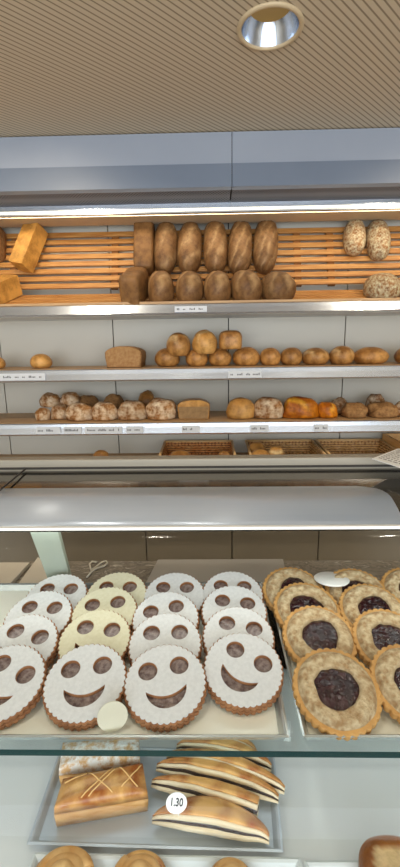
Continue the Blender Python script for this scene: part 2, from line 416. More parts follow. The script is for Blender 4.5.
lit = emit('lit_lamp_cover', (1.0, 0.90, 0.74, 1), 7.0)
for i, (x, y, lab) in enumerate(((-0.75, 1.25, 'added out of view at left to light the bread shelves'), (1.15, 1.25, 'added out of view at right to light the bread shelves'), (-0.23, 0.36, 'above the display case, left one'), (0.79, 0.36, 'above the display case, right one'), (-1.2, -0.6, 'added far left behind the customer to light the trays'), (1.4, -0.6, 'added far right behind the customer to light the trays'))):  # all but the pair above the case are unseen additions for light
    downlight((x, y, CEIL), LR, 'lit recessed ceiling lamp ' + lab, lit, False)
    l = bpy.data.lights.new('downlight_glow', 'SPOT'); l.energy = 42 if y > 1 else 10 if y > 0 else 50; l.color = (1.0, 0.84, 0.62) if y > 1 else (1.0, 0.95, 0.86); l.spot_size = R(110 if y > 1 else 124); l.spot_blend = 0.7; l.shadow_soft_size = 0.05
    lo = bpy.data.objects.new('downlight_glow', l); lo.location = (x, y, CEIL - 0.012); lo.rotation_euler = (R(38 if y > 1 else 0), 0, 0); COL.objects.link(lo)

# ------------------------------------------------------------------ shelving behind the counter
def rail(prof_y, z_top, z_bot, mat, parent):
    o = prism_x('price_rail', [(prof_y, z_top), (prof_y - 0.012, z_top - 0.004), (prof_y - 0.016, (z_top * 0.62 + z_bot * 0.38)), (prof_y - 0.024, z_bot + 0.008), (prof_y - 0.018, z_bot), (prof_y, z_bot)], -1.7, 1.7, mat, parent)
    return o
S2, S3 = zy(367.5, FY), zy(421.5, FY)
S2b, S3b = zy(380, FY), zy(433.5, FY)
S1, S1b = zy(303.5, FY), zy(314.5, FY)
def shelf(zt, zb, label):
    t = empty('bread_shelf', (0, FY, zt)); tag(t, label, 'shelf')
    child_at(box('shelf_board', -1.7, 1.7, FY + 0.004, WY - 0.001, zt - 0.025, zt, M['board'], t), t)
    child_at(box('bounce_panel', -1.7, 1.7, FY + 0.004, WY - 0.001, zt - 0.035, zt - 0.0255, M['white'], t), t)  # white panel added to bounce light onto the wall below the shelf
    child_at(rail(FY, zt - 0.002, zb, M['alu_light'], t), t)
    return t
shelf(S2, S2b, 'aluminium-edged bread shelf carrying the pile of round brown loaves')
shelf(S3, S3b, 'aluminium-edged bread shelf carrying floured rustic breads, above the baskets')
# slatted rack on top: reclining back and tilted base
BA, BB = Vector((0, 2.355, zy(286, 2.355))), Vector((0, 2.455, zy(229.5, 2.455)))
bu = (BB - BA).normalized(); bn = Vector((0, -bu.z, bu.y))
TA, TB = Vector((0, FY + 0.02, S1 + 0.002)), Vector((0, 2.345, zy(292, 2.345)))
tu = (TB - TA).normalized(); tn = Vector((0, -tu.z, tu.y))
rk = empty('slatted_bread_rack', (0, FY, S1b)); tag(rk, 'wooden slatted bread rack with reclining back on the top shelf', 'rack')
def slat(nm, P, u, n, wdt, thk, mat, x0=-1.65, x1=1.65):
    Mx = Matrix(((1, 0, 0, P.x), (0, u.y, n.y, P.y), (0, u.z, n.z, P.z), (0, 0, 0, 1)))
    bm = bmesh.new(); add_box(bm, x0, x1, -wdt / 2, wdt / 2, -thk, 0, 0.002, Mx)
    return child_at(link(nm, to_mesh(nm, bm), mat, rk), rk)
NB = 8
for k in range(NB):
    slat('back_slat', BA.lerp(BB, (k + 0.35) / (NB - 0.3)), bu, bn, 0.026, 0.014, M['slat'])
for k in range(5):
    slat('base_slat', TA.lerp(TB, (k + 0.4) / 4.8), tu, tn, 0.027, 0.012, M['slat'])
for px in (-90, 14, 115, 223, 297, 330, 470):
    x = at_y(px, 255, 2.43).x
    Mx = Matrix(((1, 0, 0, x), (0, bu.y, bn.y, BA.y), (0, bu.z, bn.z, BA.z), (0, 0, 0, 1)))
    bm = bmesh.new(); add_box(bm, -0.018, 0.018, 0.0, (BB - BA).length, -0.03, -0.0125, 0, Mx)
    child_at(link('batten', to_mesh('batten', bm), M['batten'], rk), rk)
child_at(box('rack_shelf', -1.7, 1.7, FY + 0.005, WY - 0.001, S1b + 0.002, S1b + 0.012, M['white'], rk), rk)
child_at(rail(FY, S1, S1b, M['alu_light'], rk), rk)
child_at(box('front_lath', -1.65, 1.65, FY - 0.002, FY + 0.012, S1 + 0.001, S1 + 0.012, M['board'], rk), rk)

# ------------------------------------------------------------------ bread
def spow(v, e): return math.copysign(abs(v) ** e, v)
def bread(name, L, W, H, seed, e1=0.85, e2=0.9, lump=0.06, cuts=None, bottom=0.42, freq=2.2, nu=36, nv=24, fine=0.012):
    rnd = Vector((seed * 7.31, seed * 3.17, seed * 1.93))
    vs, pale, fs = [], [], []
    for i in range(nv + 1):
        t = -math.pi / 2 + math.pi * i / nv
        for j in range(nu):
            a = 2 * math.pi * j / nu
            r = spow(math.cos(t), e1)
            v = Vector((spow(math.sin(t), e1), r * spow(math.cos(a), e2), r * spow(math.sin(a), e2)))
            d = noise.noise(v * freq * 0.6 + rnd) * lump + noise.noise(v * freq * 2.4 + rnd) * lump * 0.35 + noise.noise(v * freq * 7 + rnd) * fine
            p_ = 0.0
            if cuts and v.z > 0.0:
                c = cuts(v)
                d -= 0.07 * c; p_ = max(0, c)
            v = v * (1 + d)
            if v.z < -bottom: v.z = -bottom - (abs(v.z) - bottom) * 0.06
            vs.append(v); pale.append(min(1.0, p_))
    zmin = min(v.z for v in vs); zmax = max(v.z for v in vs)
    vs = [(v.x * L / 2, v.y * W / 2, (v.z - zmin) / (zmax - zmin) * H) for v in vs]
    for i in range(nv):
        for j in range(nu):
            fs.append((i * nu + j, i * nu + (j + 1) % nu, (i + 1) * nu + (j + 1) % nu, (i + 1) * nu + j))
    me = bpy.data.meshes.new(name)
    me.from_pydata(vs, [], fs); me.update()
    at = me.attributes.new('pale', 'FLOAT', 'POINT')
    for i, v in enumerate(pale): at.data[i].value = v
    bm = bmesh.new(); bm.from_mesh(me)
    bmesh.ops.remove_doubles(bm, verts=bm.verts, dist=1e-5)
    bmesh.ops.recalc_face_normals(bm, faces=bm.faces)
    bm.to_mesh(me); bm.free()
    for p in me.polygons: p.use_smooth = True
    return me
def diag(k, slope, sharp=3):
    def f(v):
        s = math.sin((v.x + v.y * slope + 0.35 * noise.noise(v * 1.7 + Vector((k, slope * 5, 2)))) * k)
        return 0.75 * max(0.0, s) ** sharp * max(0, v.z) ** 0.5
    return f
def frame(o, P, ax, ay, az):
    o.matrix_world = Matrix(((ax.x, ay.x, az.x, P.x), (ax.y, ay.y, az.y, P.y), (ax.z, ay.z, az.z, P.z), (0, 0, 0, 1)))
X3, Y3, Z3 = Vector((1, 0, 0)), Vector((0, 1, 0)), Vector((0, 0, 1))

def lean_loaf(px0, py0, px1, py1, wpx, thick, name, mat, label, cat, group, seed, **kw):
    """loaf lying on the reclining back, long axis from the lower to the upper end seen in the photo"""
    P0 = on_plane(px0, py0, BA + bn * (thick * 0.5), bn); P1 = on_plane(px1, py1, BA + bn * (thick * 0.5), bn)
    ax = (P1 - P0).normalized(); az = bn; ay = az.cross(ax)
    Pm = (P0 + P1) / 2
    o = link(name, bread(name, (P1 - P0).length, px_size(wpx, Pm), thick, seed, **kw), mat)
    frame(o, Pm - bn * (thick * 0.5 - 0.001), ax, ay, az)
    return tag(o, label, cat, group)
def base_loaf(px, py, wpx, hpx, length, name, mat, label, cat, group, seed, yaw=0, s=0.42, **kw):
    """loaf lying on the tilted base, end towards the viewer"""
    C0 = TA.lerp(TB, s)
    P = on_plane(px, py, C0, Vector((0, 1, 0)))
    wd, ht = px_size(wpx, P), px_size(hpx, P)
    ax = Matrix.Rotation(R(yaw), 3, 'Z') @ tu
    ay = tn.cross(ax).normalized(); az = ax.cross(ay)
    o = link(name, bread(name, length, wd, ht, seed, **kw), mat)
    frame(o, Vector((P.x, C0.y, C0.z)) + tn * 0.001, ax, ay, az)
    return tag(o, label, cat, group)

GU, GL = 'long loaves leaning on the rack', 'loaves lying end-on along the rack base'
names = ['leftmost, next to the dark tin loaf', 'second of five from the left', 'middle one of five', 'fourth of five from the left', 'rightmost of five, tallest in the row']
for i, (xa, ya, xb, yb, wd) in enumerate([(164, 272, 167, 221, 24), (188, 272, 191, 222, 25), (216, 271, 215, 220.5, 24.5), (238.5, 273, 242, 221, 24.5), (263.5, 270, 268, 218.5, 25)]):
    lean_loaf(xa, ya, xb, yb, wd, 0.105, 'long_loaf', M['loaf_long'], 'brown crusty long loaf standing on the slatted rack, ' + names[i], 'bread', GU, 11 + i, e1=0.72, e2=0.95, lump=0.07, cuts=diag(5.5 + 0.5 * i, 0.5 + 0.25 * i))
lean_loaf(144, 272, 144.5, 219.5, 20, 0.10, 'tin_loaf', M['tin_dark'], 'dark brown square-edged tin loaf standing left of the five long loaves', 'bread', GU, 31, e1=0.28, e2=0.35, lump=0.02)
# toast loaves: square section, flat faces
def brick(name, L, W, H, mat):
    bm = bmesh.new(); add_box(bm, -L / 2, L / 2, -W / 2, W / 2, 0, H)
    bmesh.ops.subdivide_edges(bm, edges=bm.edges, cuts=6, use_grid_fill=True)
    for v in bm.verts:
        q = Vector((v.co.x / L * 2, v.co.y / W * 2, v.co.z / H * 2 - 1))
        s = [1 - 0.014 * (q[(k + 1) % 3] ** 4 + q[(k + 2) % 3] ** 4) for k in range(3)]
        nn = noise.noise(v.co * 16 + Vector((L, 2, 3))) * 0.002
        v.co = Vector((v.co.x * s[0] + nn, v.co.y * s[1] + nn, H / 2 + (v.co.z - H / 2) * s[2]))
    me = to_mesh(name, bm, False)
    at = me.attributes.new('pale', 'FLOAT', 'POINT')
    return link(name, me, mat)
thk = 0.105
P0 = on_plane(17, 259, BA + bn * thk, bn); P1 = on_plane(30, 226, BA + bn * thk, bn)
ax = (P1 - P0).normalized()
rot = Matrix.Rotation(R(-14), 3, ax); az = rot @ bn; ay = az.cross(ax)
o = brick('toast_loaf', 0.235, 0.086, 0.095, M['toast'])
Pm = (P0 + P1) / 2
frame(o, Pm - az * 0.095 + bn * 0.008, ax, ay, az)
tag(o, 'golden square toast loaf propped askew against the rack slats at left', 'bread', 'golden toast loaves')
o = brick('toast_loaf', 0.20, 0.092, 0.100, M['toast'])
C0 = TA.lerp(TB, 0.5); P = on_plane(2, 290, C0, Y3)
ax = Matrix.Rotation(R(-22), 3, 'Z') @ tu; ay = tn.cross(ax).normalized(); az = ax.cross(ay)
frame(o, Vector((P.x, C0.y, C0.z)) + tn * 0.004, ax, ay, az)
tag(o, 'golden square toast loaf lying end-on at the lower left of the rack', 'bread', 'golden toast loaves')
lean_loaf(-8, 258, -7, 226, 20, 0.10, 'tin_loaf', M['wholegrain'], 'greyish brown loaf at the left picture edge leaning on the rack', 'bread', None, 33, e1=0.4, e2=0.5, lump=0.03)
names = ['round crusty loaf end under the first long loaf', 'round crusty loaf end under the second long loaf', 'round crusty loaf end under the middle long loaf', 'crusty loaf end with diagonal cuts under the fourth long loaf', 'broad crusty loaf with dark end, rightmost on the rack base']
for i, (x, y, wd, ht, yw, s) in enumerate([(162, 299, 26, 27, 0, .42), (190, 299, 28, 26, 0, .42), (217.5, 298.5, 27.5, 26, 0, .42), (245.5, 298, 30, 26, 20, .42), (277, 297, 33, 25, 30, .42)]):
    base_loaf(x, y, wd, ht, 0.17, 'long_loaf', M['loaf_long'], 'brown ' + names[i], 'bread', GL, 51 + i, yaw=yw, e1=0.85, e2=0.9, lump=0.05, cuts=diag(5.0, 0.9))
base_loaf(136, 300, 21, 28, 0.20, 'tin_loaf', M['tin_dark'], 'dark brown square tin loaf lying end-on at left of the base row', 'bread', GL, 61, yaw=-9, e1=0.3, e2=0.38, lump=0.02)
GS = 'small seeded loaves'
lean_loaf(355.5, 253.5, 355, 219, 21.5, 0.085, 'seeded_loaf', M['seeded'], 'pale seeded oval loaf on the rack, left of the two leaning ones', 'bread', GS, 71, lump=0.03)
lean_loaf(381, 258.5, 377, 219, 23, 0.085, 'seeded_loaf', M['seeded'], 'seeded oval loaf on the rack, right of the two leaning ones', 'bread', GS, 72, lump=0.03)
base_loaf(380.5, 294.5, 35, 21, 0.15, 'seeded_loaf', M['seeded'], 'seeded oval loaf lying on the rack base under the leaning pair', 'bread', GS, 73, lump=0.03)
base_loaf(409, 294, 27, 19, 0.15, 'seeded_loaf', M['seeded'], 'seeded loaf cut by the right picture edge on the rack base', 'bread', GS, 74, lump=0.03)

def stand(px, py, wpx, hpx, y, z, name, mat, label, cat, group, seed, depth=None, yaw=0, **kw):
    """bread standing on a level surface: px = centre, py = its lower edge (unused when z is given)"""
    P = at_y(px, py, y)
    wd = px_size(wpx, P); ht = px_size(hpx, P)
    o = link(name, bread(name, wd, depth or wd, ht, seed, **kw), mat)
    o.location = (P.x, y, P.z if z is None else z + 0.001)
    o.rotation_euler = (0, 0, R(yaw))
    return tag(o, label, cat, group)
G2 = 'round loaves on the middle shelf'
RY = 2.30
def rnd_(px, wd, ht, label, seed, mat='round', y=RY, z=None, py=365, name='round_loaf', **kw):
    kw.setdefault('lump', 0.05); kw.setdefault('e1', 0.98); kw.setdefault('e2', 1.0); kw.setdefault('bottom', 0.72)
    return stand(px, py, wd, ht, y, S2 if z is None else z, name, M[mat], label, 'bread', G2, seed, **kw)
rnd_(-4, 18, 12, 'golden roll cut by the left picture edge on the middle shelf', 81, 'roll')
rnd_(41.5, 21, 14, 'single golden bread roll lying alone on the middle shelf', 82, 'roll', name='bread_roll')
rnd_(167.5, 25, 18, 'brown round loaf in the bottom layer of the pile, leftmost', 83, depth=0.12)
rnd_(197, 22.5, 17.5, 'brown round loaf in the bottom layer of the pile, second', 84, depth=0.12)
rnd_(220, 23, 17.5, 'brown round loaf in the bottom layer of the pile, third', 85, depth=0.12)
rnd_(246, 27, 18, 'brown round loaf in the bottom layer of the pile, rightmost', 86, depth=0.12)
zc = lambda py: at_y(200, py, 2.28).z
rnd_(179, 24, 23, 'large golden round loaf on top of the pile, left one', 87, z=zc(356), y=2.28, cuts=diag(4, 1.2))
rnd_(205, 25, 24, 'large pale golden loaf on top of the pile, middle one', 88, z=zc(354.5), y=2.28, mat='roll', cuts=diag(5, -1))
rnd_(230.5, 23, 18.5, 'squat brown loaf on top of the pile, right one', 89, z=zc(350), y=2.28, e1=0.6, e2=0.7)
rnd_(270, 21, 17, 'small brown round loaf first in the row right of the pile', 90)
rnd_(291, 22, 17, 'small brown round loaf second in the row right of the pile', 91)
rnd_(315, 27, 16.5, 'brown scored round loaf third in the row right of the pile', 92, cuts=diag(5, 0.6), depth=0.14)
rnd_(341, 25, 18, 'brown round loaf with pale cut lines, fourth right of the pile', 93, cuts=diag(6, 0.4), depth=0.14)
rnd_(370, 35, 16.5, 'long brown oval loaf, fifth right of the pile', 94, depth=0.14)
rnd_(408, 27, 17, 'brown loaf cut by the right picture edge on the middle shelf', 95)

def arch_loaf(px, py, wpx, hpx, y, z, length, label, crust, face, seed, overhang=0.0):
    """loaf with a flat face towards the viewer: domed crust swept back, separate face"""
    P = at_y(px, py, y); wd, ht = px_size(wpx, P), px_size(hpx, P)
    t = empty('sliced_loaf', (P.x, y, z + 0.001)); tag(t, label, 'bread')
    pr = []
    for k in range(25):
        a = math.pi * k / 24
        xx = math.cos(a) * wd / 2 * (1.0 if k not in (0, 24) else 0.97)
        zz = ht * (0.55 + 0.45 * math.sin(a) ** 0.75) if 0 < k < 24 else ht * 0.5
        pr.append((xx * (0.97 if k in (1, 23) else 1), zz))
    pr = [(wd * 0.45, 0.0)] + [(wd * 0.46, ht * 0.25)] + pr + [(-wd * 0.46, ht * 0.25)] + [(-wd * 0.45, 0.0)]
    n_ = len(pr); vs, fs = [], []
    steps = [(0, 0.965), (0.003, 0.99), (0.012, 1.0), (length * 0.35, 1.0), (length * 0.7, 1.0), (length - 0.015, 0.97), (length, 0.86)]
    for d, s in steps:
        for i, (x, zz) in enumerate(pr):
            q = noise.noise(Vector((x * 40, d * 40, zz * 40 + seed))) * 0.0022
            vs.append((x * s + q, d, zz * (s if d > 0.02 else 0.5 + s * 0.5) + (q if zz > 0.005 else 0)))
    for i in range(len(steps) - 1):
        for j in range(n_): fs.append((i * n_ + j, i * n_ + (j + 1) % n_, (i + 1) * n_ + (j + 1) % n_, (i + 1) * n_ + j))
    fs += [tuple(range(n_)), tuple(range((len(steps) - 1) * n_, len(steps) * n_))]
    me = pyd('crust', vs, fs, True); me.attributes.new('pale', 'FLOAT', 'POINT')
    link('crust', me, crust, t)
    fr = [(x * 0.93, 0.004 + zz * 0.93 if overhang == 0 else min(zz, ht * 0.66) * 0.96 + 0.002) for x, zz in pr]
    vs = [(x, -0.0025, zz) for x, zz in fr] + [(x, 0.002, zz) for x, zz in fr]
    fs = [(j, (j + 1) % n_, n_ + (j + 1) % n_, n_ + j) for j in range(n_)] + [tuple(range(n_)), tuple(range(n_, 2 * n_))]
    o = link('cut_face', pyd('cut_face', vs, fs), face, t); o['label'] = 'rough flat face of the loaf'
arch_loaf(123.5, 364, 38, 21, 2.22, S2, 0.2, 'wholegrain half loaf with its cut face forward on the middle shelf', M['wholegrain'], M['crumb'], 3)
arch_loaf(193.8, 419, 33.5, 19, 2.22, S3, 0.13, 'tin loaf with domed golden top and pale side on the lower shelf', M['roll'], M['tin_side'], 5, 1)

G3 = 'rustic breads on the lower shelf'
def low(px, wd, ht, label, seed, mat='rustic', y=2.25, lift=0.0, name='rustic_bread', **kw):
    kw.setdefault('lump', 0.14); kw.setdefault('freq', 2.6); kw.setdefault('fine', 0.03)
    return stand(px, 420, wd, ht, y, S3 + lift, name, M[mat], label, 'bread', G3, seed, **kw)
low(43.5, 15, 12, 'small floured roll at the left end of the lower shelf', 101)
low(60.5, 18, 15, 'brown floured roll leaning behind the small left end roll', 102, y=2.28)
low(52, 19, 14, 'floured roll on top of the left heap of rolls', 103, y=2.31, lift=0.062)
low(72, 20, 13, 'floured roll at the back top of the left heap', 104, y=2.35, lift=0.064)
low(80.5, 28, 17, 'floured oval bread in front, right of the roll heap', 105, depth=0.13)
low(105, 28, 18, 'floured oval bread third from the left in front', 106, depth=0.13)
low(89, 22, 20, 'browner bread half hidden behind the front floured ovals', 107, mat='wholegrain', y=2.40)
low(115, 22, 21, 'brown bread half hidden behind the third front oval', 108, mat='wholegrain', y=2.40)
low(133, 28, 19, 'white-floured crusty bread left of the domed tin loaf pair', 109, depth=0.13)
low(161.5, 29, 21, 'crackled brown bread directly left of the domed tin loaf', 110, depth=0.13)
low(148, 18, 24, 'dark crusty bread peeking between two crackled breads', 111, mat='round', y=2.40)
low(240.5, 28, 20.5, 'golden floured loaf first right of the domed tin loaf', 112, depth=0.13, lump=0.08, mat='roll')
low(268, 30.5, 20.5, 'floured cone-shaped loaf second right of the domed tin loaf', 113, depth=0.13, lump=0.08)
low(299.5, 36, 21, 'large shiny orange glazed loaf on the lower shelf', 114, mat='tigerlike', depth=0.14, cuts=diag(4, 1.5), fine=0.02)
low(326, 20, 15, 'small dark orange loaf right of the large glazed one', 115, mat='tigerlike', depth=0.12, cuts=diag(5, 0), fine=0.02)
low(353.5, 25, 14, 'rough brown seeded roll in front, right of the orange loaves', 116, mat='wholegrain', lump=0.2, fine=0.06)
low(339, 18, 16, 'floury rough roll behind the brown seeded roll', 117, y=2.36, lump=0.18)
low(381.5, 27, 14.5, 'rough brown roll in front near the right picture edge', 118, mat='wholegrain', lump=0.2, fine=0.06)
low(374, 18, 19, 'pale floury roll behind, near the right picture edge', 119, y=2.37)
low(405, 20, 17, 'brown floury roll cut by the right picture edge on the lower shelf', 120, lump=0.16)

# price labels slipped into the rails
def price_label(x0, x1, py, zt, zb, label, seed, words):
    xa, xb = at_y(x0, py, FY).x, at_y(x1, py, FY).x
    zm = zt * 0.62 + zb * 0.38
    p0 = Vector((0, FY - 0.0185, zm + 0.006)); p1 = Vector((0, FY - 0.0250, zb + 0.010))
    up = (p0 - p1).normalized(); nr = Vector((0, -up.z, up.y))
    t = empty('price_label', ((xa + xb) / 2, p1.y, p1.z)); tag(t, label, 'label', 'price labels in the shelf rails')
    h = (p0 - p1).length; wd = xb - xa
    def slab(nm, u0, u1, v0, v1, off, th, mat):
        vs = []
        for o_ in (off, off + th):
            for u, v in ((u0, v0), (u1, v0), (u1, v1), (u0, v1)):
                q = up * v + nr * o_; vs.append((u - wd / 2, q.y, q.z))
        return link(nm, pyd(nm, vs, [(0, 1, 2, 3), (4, 5, 6, 7), (0, 1, 5, 4), (1, 2, 6, 5), (2, 3, 7, 6), (3, 0, 4, 7)]), mat, t)
    slab('card', 0, wd, 0, h, 0.0, 0.0012, M['label_card'])
    rnd = random.Random(seed); u = wd * 0.07
    vs, fs = [], []
    for k in range(words):
        ww = rnd.uniform(0.5, 1.6) * wd * 0.8 / words / 1.2
        for c in range(max(1, int(ww / 0.007))):
            a = u + c * 0.007; b_ = a + 0.0040; v0, v1 = h * 0.36, h * (0.56 if rnd.random() < 0.7 else 0.68)
            if b_ > wd * 0.95: break
            n0 = len(vs)
            for uu, vv in ((a, v0), (b_, v0), (b_, v1), (a, v1)):
                q = up * vv + nr * 0.0016; vs.append((uu - wd / 2, q.y, q.z))
            fs.append((n0, n0 + 1, n0 + 2, n0 + 3))
        u += ww + 0.012
    link('lettering', pyd('lettering', vs, fs), M['ink'], t)
price_label(175, 207, 309, S1, S1b, 'printed price label on the top rail below the round loaf ends', 1, 4)
price_label(2, 47, 376, S2, S2b, 'long price label on the middle rail under the single roll', 2, 5)
price_label(228, 261, 373, S2, S2b, 'price label on the middle rail under the right end of the pile', 3, 4)
price_label(38, 62, 430, S3, S3b, 'price label at the left end of the lower rail', 4, 2)
price_label(65, 83, 430, S3, S3b, 'short price label second from left on the lower rail', 5, 1)
price_label(86, 123, 429, S3, S3b, 'long price label third from left on the lower rail', 6, 4)
price_label(127, 144, 429, S3, S3b, 'short price label under the white-floured bread', 7, 2)
price_label(182, 200, 429, S3, S3b, 'price label under the domed tin loaf', 8, 2)
price_label(250, 268, 427, S3, S3b, 'price label under the cone-shaped loaf', 9, 2)
price_label(313, 327, 427, S3, S3b, 'price label under the orange loaves', 10, 2)

# ------------------------------------------------------------------ counter under the shelves, with baskets
WT = 0.92
ct = empty('back_counter_top', (0, 2.0, WT)); tag(ct, 'pale counter board under the bread shelves holding the wicker baskets', 'worktop')
child_at(box('worktop_board', -1.75, 1.75, 2.0, WY - 0.001, WT - 0.04, WT, M['board'], ct), ct)
CY = 2.2
cx = [at_y(p, 545, CY).x for p in (148, 232, 320)]
cs = (cx[2] - cx[0]) / 2
ce = [cx[1] + cs * k for k in range(-4, 5)]
cl = ['fourth door left of the middle joint', 'dark cupboard at far left behind the display case', 'dark cupboard seen left of the case arm', 'dark grey-brown cupboard behind the second column of biscuits', 'dark grey-brown cupboard behind the third and fourth biscuit columns', 'dark grey-brown cupboard behind the jam tarts', 'dark cupboard at far right behind the display case', 'last cupboard']
for k, (a_, b_) in enumerate(zip(ce[:-1], ce[1:])):
    if k in (0, 7): continue
    t = empty('base_cupboard', ((a_ + b_) / 2, CY, 0)); tag(t, cl[k], 'cupboard', 'cupboards below the bread shelves')
    child_at(box('carcass', a_ + 0.001, b_ - 0.001, CY + 0.02, WY - 0.002, 0.08, WT - 0.041, M['cupboard'], t), t)
    child_at(box('plinth', a_ + 0.001, b_ - 0.001, CY + 0.06, WY - 0.002, 0.0, 0.079, M['seam'], t), t)
    child_at(box('door', a_ + 0.003, b_ - 0.003, CY, CY + 0.018, 0.09, WT - 0.045, M['cupboard'], t, 0.002), t)

def basket(px0, px1, py_top, y0, y1, h, mat, label):
    """woven tray basket; px span is the back rim"""
    xa, xb = at_y(px0, py_top, y1).x, at_y(px1, py_top, y1).x
    wd, dp = xb - xa, y1 - y0
    t = empty('wicker_basket', ((xa + xb) / 2, (y0 + y1) / 2, WT + 0.001)); tag(t, label, 'basket', 'wicker bread baskets')
    bm = bmesh.new()
    ins = 0.02
    def wall(p, q, p2, q2, nu, nv, inward):
        rows = []
        for j in range(nv + 1):
            row = []
            for i in range(nu + 1):
                a = Vector(p).lerp(Vector(q), i / nu); c = Vector(p2).lerp(Vector(q2), i / nu)
                v = a.lerp(c, j / nv) + inward * (0.004 * math.sin(i * math.pi / 2 + (math.pi if (j // 2) % 2 else 0)) + (0.003 if j % 2 else 0))
                row.append(bm.verts.new(v))
            rows.append(row)
        for j in range(nv):
            for i in range(nu): bm.faces.new((rows[j][i], rows[j][i + 1], rows[j + 1][i + 1], rows[j + 1][i]))
    X, Y = wd / 2, dp / 2
    b4 = [(-X + ins, -Y + ins, 0.004), (X - ins, -Y + ins, 0.004), (X - ins, Y - ins, 0.004), (-X + ins, Y - ins, 0.004)]
    t4 = [(-X, -Y, h * 0.8), (X, -Y, h * 0.8), (X, Y, h), (-X, Y, h)]
    for k, inw in enumerate((Y3, -X3, -Y3, X3)):
        q = (k + 1) % 4
        n_ = 48 if k % 2 == 0 else 30
        wall(b4[k], b4[q], t4[k], t4[q], n_, 12, inw)
    f = [bm.verts.new(v) for v in b4]; bm.faces.new(f)
    link('woven_body', to_mesh('woven_body', bm, True), mat, t)
    bm = bmesh.new()
    for k in range(4): add_tube(bm, [Vector(t4[k]), (Vector(t4[k]) + Vector(t4[(k + 1) % 4])) / 2, Vector(t4[(k + 1) % 4])], 0.007, 8)
    link('rim', to_mesh('rim', bm, True), M['wicker_rim'], t)
    return t
BH = at_y(200, 441.5, 2.46).z - WT
basket(165, 232, 441.5, 2.06, 2.46, BH, M['wicker'], 'reddish brown wicker basket left of the basket with rolls')
basket(246, 312, 442.5, 2.06, 2.46, BH, M['wicker_pale'], 'wicker basket holding round rolls, middle of three')
basket(316, 380, 442, 2.06, 2.46, BH, M['wicker_pale'], 'empty pale wicker basket right of the basket with rolls')
def inb(px, py, wd, ht, y, label, seed, mat, **kw):
    P = at_y(px, py, y); zb = WT + 0.007
    o = link('bread_roll', bread('bread_roll', px_size(wd, P), px_size(wd, P) * 0.9, P.z + px_size(ht, P) / 2 - zb, seed, lump=0.05, bottom=0.7, **kw), M[mat])
    o.location = (P.x, y, zb)
    tag(o, label, 'bread', 'rolls in the baskets')
    return o
inb(257, 447.5, 19, 11, 2.30, 'golden roll at the back left of the middle basket', 201, 'roll')
inb(276, 452, 17, 12, 2.20, 'pale ring-marked roll at the right in the middle basket', 202, 'roll', cuts=lambda v: max(0, math.sin(v.xy.length * 9)) ** 3)
inb(260, 455, 20, 12, 2.18, 'golden roll at the front of the middle basket', 203, 'roll')
inb(180, 455, 22, 10, 2.18, 'orange-brown roll low in the left basket', 204, 'round')
inb(224, 455, 14, 9, 2.18, 'small brown roll in the right corner of the left basket', 205, 'round')
inb(101, 455, 17, 10, 2.18, 'small brown bread peeking over the case rail at left', 206, 'round')
cr = empty('wooden_crate', (0, 0, 0))
xa = at_y(383, 436, 2.44).x
cr.location = (xa, 2.25, WT + 0.001); tag(cr, 'wooden crate on the counter at the right picture edge', 'crate')
ch = at_y(385, 433.5, 2.45).z - WT
bm = bmesh.new(); add_box(bm, 0, 0.012, -0.2, 0.20, 0, ch, 0.002); link('side_panel', to_mesh('side_panel', bm), M['crate'], cr)
bm = bmesh.new(); add_box(bm, 0.0125, 0.4, 0.188, 0.20, 0, ch, 0.002); link('back_panel', to_mesh('back_panel', bm), M['crate'], cr)
bm = bmesh.new(); add_box(bm, 0.0125, 0.4, -0.2, 0.187, 0, 0.012); link('base_panel', to_mesh('base_panel', bm), M['crate'], cr)
bm = bmesh.new(); add_box(bm, 0.0125, 0.4, -0.2, -0.188, 0.0125, ch * 0.6, 0.002); link('front_panel', to_mesh('front_panel', bm), M['crate'], cr)

# ------------------------------------------------------------------ display case
ZS = 1.012                      # glass shelf top
ZT = 1.030                      # tray floor
ZL = 0.83                       # lower deck
dc = empty('display_case', (0, 0.65, 0)); tag(dc, 'glass display case with steel hood, glass shelf and white base', 'display case')
XA, XB = -0.95, 0.95
dcp = lambda o: child_at(o, dc)
dcp(box('base_cabinet', XA, XB, 0.33, 0.93, 0.0, ZL, M['white'], dc, 0.004))
# glass shelf, green front edge
bm = bmesh.new(); add_box(bm, XA, XB, 0.484, 0.90, ZS - 0.010, ZS)
bm.faces.ensure_lookup_table()
for f in bm.faces:
    if abs(f.normal.y) > 0.9 or abs(f.calc_center_median().y - 0.484) < 1e-4: f.material_index = 1
dcp(link('glass_shelf', to_mesh('glass_shelf', bm), [M['shelf_glass'], M['glass_edge']], dc))
# hood profile
hz = at_y(200, 487, 0.806).z
prof = [(0.806, hz)]
he = at_y(200, 526, 0.70)
for k in range(1, 11):
    t_ = k / 10
    y_ = 0.806 - (0.806 - 0.70) * t_
    prof.append((y_, hz + (he.z - hz) * (t_ ** 1.7)))
flat = [(0.93, hz + 0.002)]
deckprof = [(y_, z_ - 0.004) for y_, z_ in flat + prof]
back = [(y_, z_ - 0.006) for y_, z_ in reversed(deckprof)]
dcp(prism_x('top_glass', deckprof + back, XA, XB, M['deck'], dc, False))
jp = [at_z(30, 465.5, hz + 0.003), at_z(-2, 492, hz + 0.003)]
bm = bmesh.new(); add_tube(bm, [jp[0] + Vector((0, 0, 0.0005)), (jp[0] + jp[1]) / 2 + Vector((0, 0, 0.0005)), jp[1] + Vector((0, 0, 0.0005))], 0.002, 6)
dcp(link('glass_joint', to_mesh('glass_joint', bm), M['seam'], dc))
